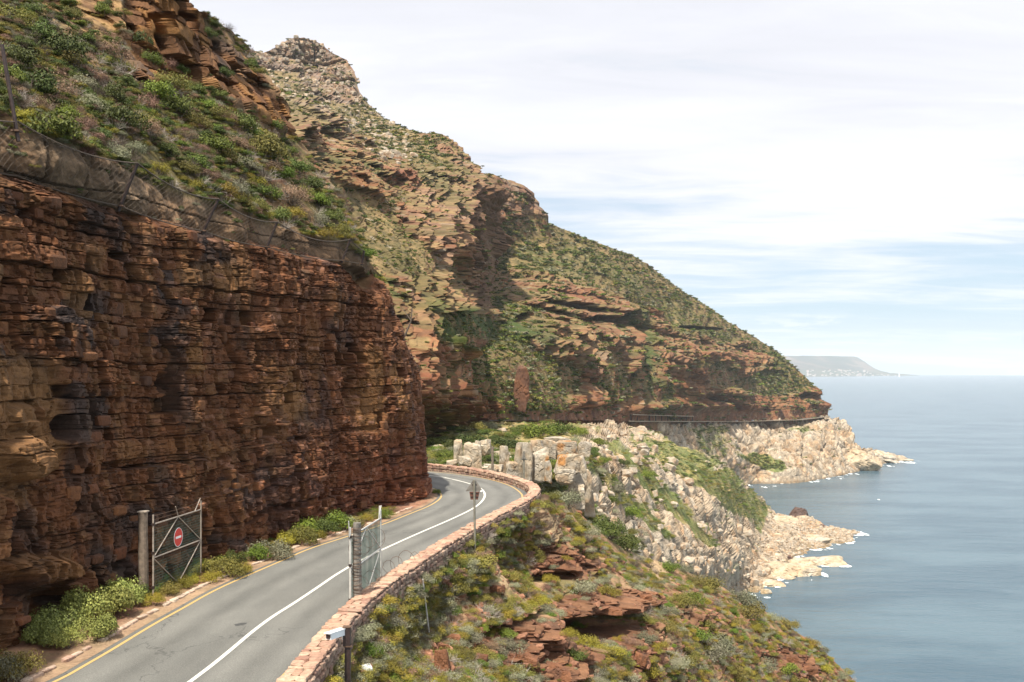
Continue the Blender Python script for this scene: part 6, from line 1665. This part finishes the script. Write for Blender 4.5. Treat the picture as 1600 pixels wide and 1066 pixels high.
scatter_bushes('bench_growth', GB2, (net_m > .5) * visB * sstep(fbm(sc(GB2.reshape(-1, 3), .5), 2, 143).reshape(shp), -.1, .2), 160, .12, .5, ['olive', 'dark', 'grey', 'green'], 27, fine=True)
scatter_bushes('slope_growth', GNd, wN, 7500, .16, .85, ['olive', 'grey', 'yellow', 'green', 'brown', 'olive', 'grey', 'olive', 'yellow', 'grey'], 2, 2.0, .7, fine=True)
scatter_bushes('mountain_growth', G1d, np.clip(veg1, 0.10, 1).reshape(X1.shape) * np.clip(P1[:, 1] / 300, .5, 2).reshape(X1.shape), 9000, .7, 2.6, ['dark', 'olive', 'green', 'dark', 'grey'], 3, 2.0, .7)
scatter_bushes('mountain_growth', G2d, np.clip(veg2, 0.08, 1).reshape(X2.shape), 8000, 1.2, 4.2, ['dark', 'olive', 'green', 'dark', 'grey'], 4, 2.2, .6)
scatter_bushes('granite_growth', GGd, (np.clip(vmG, .03, 1).reshape(XG.shape)) * (GGd[..., 2] > 8) * (PG[:, 1] > 100).reshape(XG.shape) * np.clip(150 / GGd[..., 1], .3, 1), 7000, .4, 2.4, ['green', 'olive', 'olive', 'dark', 'grey'], 5, 1.6, .65, fine=True)
wv = np.broadcast_to((sstep(ts, .30, .5) * (A_[:, 1] > 36)[:, None] * (A_[:, 1] < 66)[:, None] if False else sstep(ts, .28, .5)[None] * ((A_[:, 1] > 37) & (A_[:, 1] < 64))[:, None]), Pv.shape[:2])
scatter_bushes('verge_growth', Pv, wv, 420, .15, .6, ['olive', 'yellow', 'green', 'brown', 'olive', 'yellow'], 16, 1.5, .9, fine=True)
scatter_bushes('headland_growth', GHd, (np.clip(vmH, .02, 1).reshape(XH.shape)) * (GHd[..., 2] > 14), 900, 1.0, 3.4, ['dark', 'olive', 'green'], 6, 2, .5)
for nm_, Vv, Ww, nn_, sd_ in (('dead_twigs', GB2, VEG_B[1] * visB, 260, 31), ('dead_twigs', GNd, wN, 420, 32)):
    p, s, r = scatter_on(Vv, Ww, nn_, .25, .8, 1.5, sd_)
    gn_scatter(nm_, p, np.stack([s, s, s], -1), r.uniform(0, 6.28, nn_), r.integers(0, 5, nn_), DEAD_ME + DEADB_ME)
# loose stones on the slope, boulders along the granite shore
p, s, r = scatter_on(GNd, (YN < 1100) * wallnear, 2600, .05, .32, 3.0, 7)
gn_scatter('loose_stones', p, np.stack([s, s, s], -1), r.uniform(0, 6.28, len(s)), r.integers(0, 5, len(s)), red_v, tilt=r.uniform(-.4, .4, (len(s), 2)))
wg = (GGd[..., 2] > .3) * np.where(GGd[..., 2] < 12, 5.0, np.where(GGd[..., 2] < 30, 2.0, .8)) * np.clip(rk, .12, 1) * (GGd[..., 1] > 110)
p, s, r = scatter_on(GGd, wg, 2200, .35, 1.7, 3.0, 8)
gn_scatter('granite_rubble', p, np.stack([s * r.uniform(.8, 1.3, len(s)), s, s * r.uniform(.7, 1.3, len(s))], -1), r.uniform(0, 6.28, len(s)), r.integers(0, 6, len(s)), gran_v, tilt=r.uniform(-.4, .4, (len(s), 2)))
p, s, r = scatter_on(G1d, 1.0 * (X1 < 640) * (Y1 < 260) * (P1[:, 1].reshape(X1.shape) > 420), 900, .7, 2.6, 3.0, 9)
gn_scatter('mountain_boulders', p, np.stack([s, s, s], -1), r.uniform(0, 6.28, len(s)), r.integers(0, 6, len(s)), gran_v)
wc_ = sstep(60 - below_crest, 0, 20) * (below_crest > 2) * sstep(XG, 975, 1000) * (XG < 1200) * (GGd[..., 2] > 14)
scatter_bushes('crest_growth', GGd, wc_, 500, 1.2, 3.6, ['dark', 'green', 'olive', 'dark'], 26, 1.8, .5, fine=True)
# boulders one can tell apart on the granite slope
BL = []
rb = np.random.default_rng(44); tries = 0
areas = [((985, 700), 'among the green growth on the spur crest'), ((1060, 770), 'on the middle of the granite slope'), ((1130, 850), 'low on the granite slope'), ((1180, 880), 'on the bouldery shore'), ((960, 770), 'beside the rock tower'), ((1020, 720), 'near the top of the granite slope'), ((1080, 860), 'above the red slope crest')]
order_ = ['topmost', 'second from the top', 'third from the top', 'fourth from the top', 'fourth from the bottom', 'third from the bottom', 'second from the bottom', 'lowest']
for (cx_, cy_), where in areas:
    got = []
    for a in order_:
        for _ in range(6):
            px, py = cx_ + rb.normal() * 26, cy_ + rb.normal() * 20
            q, idn = pick(px, py, {6})
            if q is not None and zid[int(py / 2), int(px / 2)] == 6 and q[2] > 1: break
        else: continue
        got.append((py, q))
    got.sort(key=lambda t_: t_[0])
    for a, (py, q) in zip(order_, got):
        s = rb.uniform(5, 10) * q[1] / F
        o = bpy.data.objects.new('boulder', gran_v[int(rb.integers(0, 6))]); COL.objects.link(o)
        o.location = tuple(q + np.array([0, 0, s * .3])); o.scale = (s, s * rb.uniform(.7, 1.1), s * rb.uniform(.6, 1.25)); o.rotation_euler = (rb.uniform(-.3, .3), rb.uniform(-.3, .3), rb.uniform(0, 6))
        tag(o, '%s pale boulder of those %s' % (a, where), 'boulder', 'granite boulders ' + where)

# ---------------------------------------------------------------- cliff blocks that stand proud of the cut
M_block = stone_mat('red_block_sandstone', [(0.095, 0.034, 0.012), (0.14, 0.050, 0.018), (0.07, 0.028, 0.012), (0.17, 0.068, 0.022), (0.12, 0.040, 0.015)], bump=.04, lichen=0)
bme = [chamfer_mesh('rock_block', 160 + i, M_block) for i in range(8)]
cand = []
rb = np.random.default_rng(91)
for k in range(900):
    i, j = int(rb.integers(20, vA - 12)), int(rb.integers(10, nA - 10))
    p = PA[i, j]; x, y = w2px(p)
    if not (0 < x < 672 and 250 < y < 1000): continue
    if tan_m.reshape(Z.shape)[i, j] > .2 or or_m.reshape(Z.shape)[i, j] > .3: continue
    if any(abs(x - c[0]) < 13 and abs(y - c[1]) < 9 for c in cand): continue
    cand.append((x, y, p, j))
    if len(cand) >= 170: break
for k, (x, y, p, j) in enumerate(cand):
    o = bpy.data.objects.new('rock_block', bme[k % 8]); COL.objects.link(o); o.parent = cliff
    o.location = (float(p[0] - outA[j, 0] * .08), float(p[1] - outA[j, 1] * .08), float(p[2]))
    o.scale = (rb.uniform(.3, .9), rb.uniform(.3, .45), rb.uniform(.2, .55)); o.rotation_euler = (rb.uniform(-.05, .05), rb.uniform(-.04, .04), math.atan2(tg[j, 1], tg[j, 0]) + rb.uniform(-.12, .12))

# ---------------------------------------------------------------- the road along the far ledge, gallery, cars
led = np.linspace(722, 1293, 120); ly = np.interp(led, [722, 800, 900, 985, 1150, 1250, 1293], [657, 656.5, 656.5, 658.5, 659, 656, 651])
Dl = M2f(led, np.full_like(led, 656.0)) - 12
Pc = px2w(led, ly, Dl)
nrm2 = np.stack([np.gradient(Pc[:, 1]), -np.gradient(Pc[:, 0])], -1); nrm2 /= np.linalg.norm(nrm2, axis=1)[:, None]
o_in = Pc.copy(); o_in[:, :2] -= nrm2 * 9; o_out = Pc.copy(); o_out[:, :2] += nrm2 * 3.0
far = mesh_np('road', np.stack([o_in, o_out], 1).reshape(-1, 3), grid_faces(120, 2), M_asph); tag(far, kind='structure')
M_conc = plain_mat('pale_concrete', (0.33, 0.25, 0.17), 0.9, 0.2, .5)
M_concd = plain_mat('shaded_concrete', (0.06, 0.05, 0.045), 0.9, 0.3, .5)  # concrete painted dark to stand in for shade under the gallery roof
mb = MB()
for i in range(119):
    if led[i] < 972: continue
    a, b = o_out[i], o_out[i + 1]; d = b - a; l = np.linalg.norm(d); d /= l; u = np.array([-d[1], d[0], 0]); u /= np.linalg.norm(u); w = np.cross(d, u)
    mb.box((a + b) / 2 + np.array([0, 0, .1]), (l * 1.01, .5, .7), np.stack([d, u, w], 1))
lw = mb.build('ledge_wall', M_conc); tag(lw, 'long low masonry wall edging the far road along the cliff ledge', 'wall')
gi = [i for i in range(120) if 984 <= led[i] <= 1082]
gal = empty('road_gallery', tuple(Pc[gi[0]])); tag(gal, 'half open rockfall gallery roof over the far ledge road', 'gallery')
mbr, mbb = MB(), MB()
for i in gi[:-1]:
    a, b = Pc[i], Pc[i + 1]; d = b - a; l = np.linalg.norm(d); d /= l; u = np.array([-d[1], d[0], 0]); u /= np.linalg.norm(u); w = np.cross(d, u); R_ = np.stack([d, u, w], 1)
    mbr.box((a + b) / 2 + np.array([0, 0, 4.9]) + u * 3.0, (l * 1.01, 9, .7), R_)
    mbb.box((a + b) / 2 + np.array([0, 0, 2.6]) + u * 7.6, (l * 1.01, .6, 5.4), R_)
mbr.build('roof', M_conc, gal); mbb.build('back_wall', M_concd, gal)
for i in gi[::2]:
    MB().box(Pc[i] + np.array([0, 0, 2.5]), (.7, .7, 5.0)).build('column', M_concd, gal)
M_carw = plain_mat('white_car_paint', (0.75, 0.75, 0.74), 0.25, 0.03, 1); M_glass = plain_mat('dark_car_glass', (0.02, 0.025, 0.03), 0.1, 0.05, 1); M_tyre = plain_mat('tyre_rubber', (0.02, 0.02, 0.02), 0.9, 0.1, 2)
def car(px, lab, kind_=0):
    k = np.interp(px, led, np.arange(120)); i = int(k); p = Pc[i] * (1 - (k - i)) + Pc[i + 1] * (k - i); d = Pc[i + 1] - Pc[i]; yaw = math.atan2(d[1], d[0])
    g = empty('car', (float(p[0]), float(p[1]), float(p[2]) + .02)); tag(g, lab, 'car', 'cars on the far ledge road')
    c_, s_ = math.cos(yaw), math.sin(yaw); R_ = np.array([(c_, -s_, 0), (s_, c_, 0), (0, 0, 1)])
    def prof(pts, wd):
        v = [(x, -wd / 2, z) for x, z in pts] + [(x, wd / 2, z) for x, z in pts]; n = len(pts)
        return np.array(v) @ R_.T + np.array(p) , [tuple(range(n))[::-1], tuple(range(n, 2 * n))] + [(i, (i + 1) % n, (i + 1) % n + n, i + n) for i in range(n)]
    V, Fc_ = prof([(-2.2, .35), (2.15, .35), (2.2, .75), (1.2, .95), (-2.15, 1.0)], 1.75); m_ = MB(); m_.add(V, Fc_); m_.build('body', M_carw, g)
    V, Fc_ = prof([(-1.9, .98), (1.0, .95), (.3, 1.48), (-1.5, 1.5)], 1.55); m_ = MB(); m_.add(V, Fc_); m_.build('cabin', M_glass, g)
    V, Fc_ = prof([(-1.45, 1.5), (.28, 1.48), (.2, 1.56), (-1.35, 1.57)], 1.45); m_ = MB(); m_.add(V, Fc_); m_.build('roof', M_carw, g)
    for wx in (-1.35, 1.35):
        for wy in (-.85, .85):
            c0 = R_ @ np.array([wx, wy - .1, .33]) + p; c1 = R_ @ np.array([wx, wy + .1, .33]) + p
            MB().tube([c0, c1], .33, 12).build('wheel', M_tyre, g)
car(1151, 'small white car on the far ledge road, nearer the gallery of the two'); car(1176, 'small white car on the far ledge road, nearer the headland tip')

wb = MB().box(px2w(730, 657.5, 318), (3.0, .6, .9)).box(px2w(730, 654.5, 318), (1.6, .5, .5)).build('barrier_block', M_conc); tag(wb, 'low white barrier block at the near end of the far ledge road', 'barrier')
# ---------------------------------------------------------------- distant coast
xs = np.linspace(1120, 1500, 240)
topD = np.interp(xs, [1120, 1230, 1290, 1335, 1343, 1352, 1362, 1374, 1390, 1420, 1450, 1475, 1500], [557, 556, 556.3, 557.2, 559.5, 565, 572, 579, 583, 585.5, 587, 588.5, 590.0])
topD = topD + .35 * vnoise(np.stack([xs / 6, xs * 0, xs * 0], -1), 5)
Df = lambda X, Y: 14500 + (590.2 - Y) * 90 + 20 * np.abs(X - 1200)
XD, YD, GD = column_patch(xs, topD, np.full(len(xs), 590.4), 50, Df)
PD = GD.reshape(-1, 3)
GD = GD - np.array([0, 1, 0]) * (160 * fbm(sc(PD, 1 / 700.), 4, 800)).reshape(XD.shape)[..., None] * sstep(YD, 590, 582)[..., None]
a = fbm(sc(PD, 1 / 300.), 4, 801)
cD = np.tile(np.array([0.13, 0.115, 0.07]), (len(PD), 1)); cD = mixc(cD, (0.06, 0.075, 0.04), sstep(a, -.1, .25)); cD *= .45; cD = mixc(cD, (0.17, 0.13, 0.10), sstep(-a, .05, .3) * .8)
cD = mixc(cD, (0.05, 0.065, 0.035), sstep(PD[:, 2], 150, 60) * .6)
cD = mixc(cD, (0.75, 0.70, 0.60), (sstep(YD, 589.0, 589.5) * sstep(XD, 1440, 1390)).ravel())
cDg = cD.reshape(XD.shape + (3,))
rows = []; 
for q in (1, .4, .1): r = GD[0].copy(); r[:, 1] += 4000 * q; rows.append(r)
GDb = np.concatenate([np.array(rows), GD], 0); cDb = np.concatenate([np.stack([cDg[0]] * 3), cDg], 0)
dh = mesh_np('distant_hill', GDb.reshape(-1, 3), grid_faces(*GDb.shape[:2])[:, ::-1], attr_rock_mat('distant_land', .004, 5, .003, 1), color=cDb.reshape(-1, 3)); tag(dh, kind='structure')
M_hw = plain_mat('white_house_wall', (0.50, 0.48, 0.44), 0.8, 0.1, .1); M_hr = plain_mat('house_roof', (0.28, 0.16, 0.12), 0.8, 0.2, .1)
me = bpy.data.meshes.new('house')
me.from_pydata([(-9, -6, -6), (9, -6, -6), (9, 6, -6), (-9, 6, -6), (-9, -6, 5), (9, -6, 5), (9, 6, 5), (-9, 6, 5), (-9, 0, 9), (9, 0, 9)], [], [(0, 1, 5, 4), (2, 3, 7, 6), (1, 2, 6, 9, 5), (3, 0, 4, 8, 7), (4, 5, 9, 8), (6, 7, 8, 9)])
me.materials.append(M_hw); me.materials.append(M_hr)
for k in (4, 5): me.polygons[k].material_index = 1
rb = np.random.default_rng(12)
for k in range(70):
    px = float(np.clip(rb.normal(1320, 38), 1262, 1425)); top_ = np.interp(px, xs, topD); py = rb.uniform(max(top_ + 2, 578 if px < 1370 else top_ + 1.5), 588.6)
    D = float(Df(px, py)) - 120; p = px2w(px, py, D)
    o = bpy.data.objects.new('house', me); COL.objects.link(o); o.location = tuple(p); s = rb.uniform(.8, 1.7); o.scale = (s * rb.uniform(.8, 1.6), s, s); o.rotation_euler = (0, 0, rb.uniform(-.6, .6))
    tag(o, 'tiny white house in the village under the distant flat topped hill', 'house', 'houses of the distant seaside village')
p = px2w(1405, 587, 14700); mb = MB(); mb.tube([p - [0, 0, 20], p + [0, 0, 34]], [9, 6], 12).tube([p + [0, 0, 34], p + [0, 0, 36]], [8, 8], 12)
lt = empty('lighthouse', tuple(p)); tag(lt, 'tiny white lighthouse on the low point beyond the distant village', 'lighthouse')
mb.build('tower', M_wht, lt); MB().tube([p + [0, 0, 36], p + [0, 0, 42], p + [0, 0, 46]], [5, 5, .5], 10).build('lantern', M_wht, lt)

# ---------------------------------------------------------------- foam
m, nt, b = new_mat('sea_foam')
g = N(nt, 'ShaderNodeNewGeometry'); a = noise_node(nt, g.outputs['Position'], .35, 4, .6)
L(nt, mix_col(nt, maprange(nt, a, .35, .6), (0.42, 0.52, 0.53), (0.86, 0.88, 0.88)), b.inputs['Base Color']); b.inputs['Roughness'].default_value = .8
M_foam = m
FV, FF, n0 = [], [], 0
rb = np.random.default_rng(3)
def foam(px, py, w, h, rot=0, dens=.0):
    global n0
    D = F * EYE / (py - 577); c = np.array([(px - 800) / F * D, D]); W_ = w / F * D / 2; H_ = (F * EYE / (py - h / 2 - 577) - F * EYE / (py + h / 2 - 577)) / 2
    n = 46; u, v = np.meshgrid(np.linspace(-1, 1, n), np.linspace(-1, 1, n)); a = math.radians(rot)
    X = c[0] + W_ * u; Y = c[1] + H_ * (v - u * math.tan(a) * 1.0)
    q = np.stack([X.ravel() / 4., Y.ravel() / 10., np.zeros(X.size)], -1)
    m_ = (1.5 * fbm(q * 1.4, 4, 900) - .02 + dens - .8 * (u.ravel() ** 2 + v.ravel() ** 2)) > -.12
    m_ = m_.reshape(n, n); f = grid_faces(n, n); keep = m_.ravel()[f].all(1); f = f[keep]
    if len(f) == 0: return
    V = np.stack([X.ravel(), Y.ravel(), .12 + .15 * np.abs(fbm(q * 3, 2, 901))], -1)
    us = np.unique(f); mp = np.full(n * n, -1); mp[us] = np.arange(len(us)); FV.append(V[us]); FF.append(mp[f] + n0); n0 += len(us)
for a in [(1235, 853, 34, 5, -4), (1258, 850, 28, 6, 6), (1286, 841, 34, 7, 4), (1312, 839, 44, 7, 8, .1), (1338, 833, 30, 8, 0, .1), (1277, 819, 24, 4, 0), (1301, 827, 30, 4, 0), (1286, 884, 30, 5, 0), (1316, 884, 28, 7, 0, .1), (1308, 877, 26, 4, 0), (1285, 897, 20, 12, 20, .1), (1270, 907, 18, 4, 0),
          (1214, 918, 30, 5, 0, .1), (1176, 929, 16, 6, 20), (1416, 722, 30, 6, 0, .15), (1389, 729, 24, 3, 0), (1316, 748, 26, 3, 0, .1), (1337, 741, 12, 2.5, 0), (1204, 761, 30, 4, 0, .1), (1367, 781, 30, 2, 0, -.1), (1232, 809, 14, 3, 0), (1240, 870, 24, 4, -10), (1265, 888, 40, 3, 0, -.1), (1228, 911, 30, 3, 0), (1196, 934, 26, 3, 0)]:
    foam(*a)
rb = np.random.default_rng(77)
for GV, n_ in ((GGd, 60), (GHd, 34)):
    v = GV.reshape(-1, 3); v = v[(np.abs(v[:, 2]) < .35) & (v[:, 1] > 500)]
    for i in rb.integers(0, len(v), n_):
        x, y = w2px(v[i]); 
        if x > 1165: foam(float(x) + rb.uniform(0, 3), float(y) + .6, rb.uniform(8, 24), rb.uniform(1.6, 4.0), 0, rb.uniform(-.1, .12))
fo = mesh_np('sea_foam', np.vstack(FV), np.vstack(FF), M_foam); tag(fo, kind='stuff')

# ---------------------------------------------------------------- the air
m, nt, b = new_mat('haze_air'); nt.nodes.remove(b)
pv = N(nt, 'ShaderNodeVolumePrincipled'); pv.inputs['Color'].default_value = (0.86, 0.93, 1.0, 1); pv.inputs['Density'].default_value = 4.2e-5; pv.inputs['Anisotropy'].default_value = 0.0
L(nt, pv.outputs[0], nt.nodes['Material Output'].inputs['Volume'])
me = bpy.data.meshes.new('haze'); B0, B1, ZB, ZT = -24000, 24000, -40, 520
me.from_pydata([(B0, B0, ZB), (B1, B0, ZB), (B1, B1, ZB), (B0, B1, ZB), (B0, B0, ZT), (B1, B0, ZT), (B1, B1, ZT), (B0, B1, ZT)], [], [(0, 3, 2, 1), (4, 5, 6, 7), (0, 1, 5, 4), (1, 2, 6, 5), (2, 3, 7, 6), (3, 0, 4, 7)])
me.materials.append(m); hz = bpy.data.objects.new('haze', me); COL.objects.link(hz); tag(hz, kind='stuff')
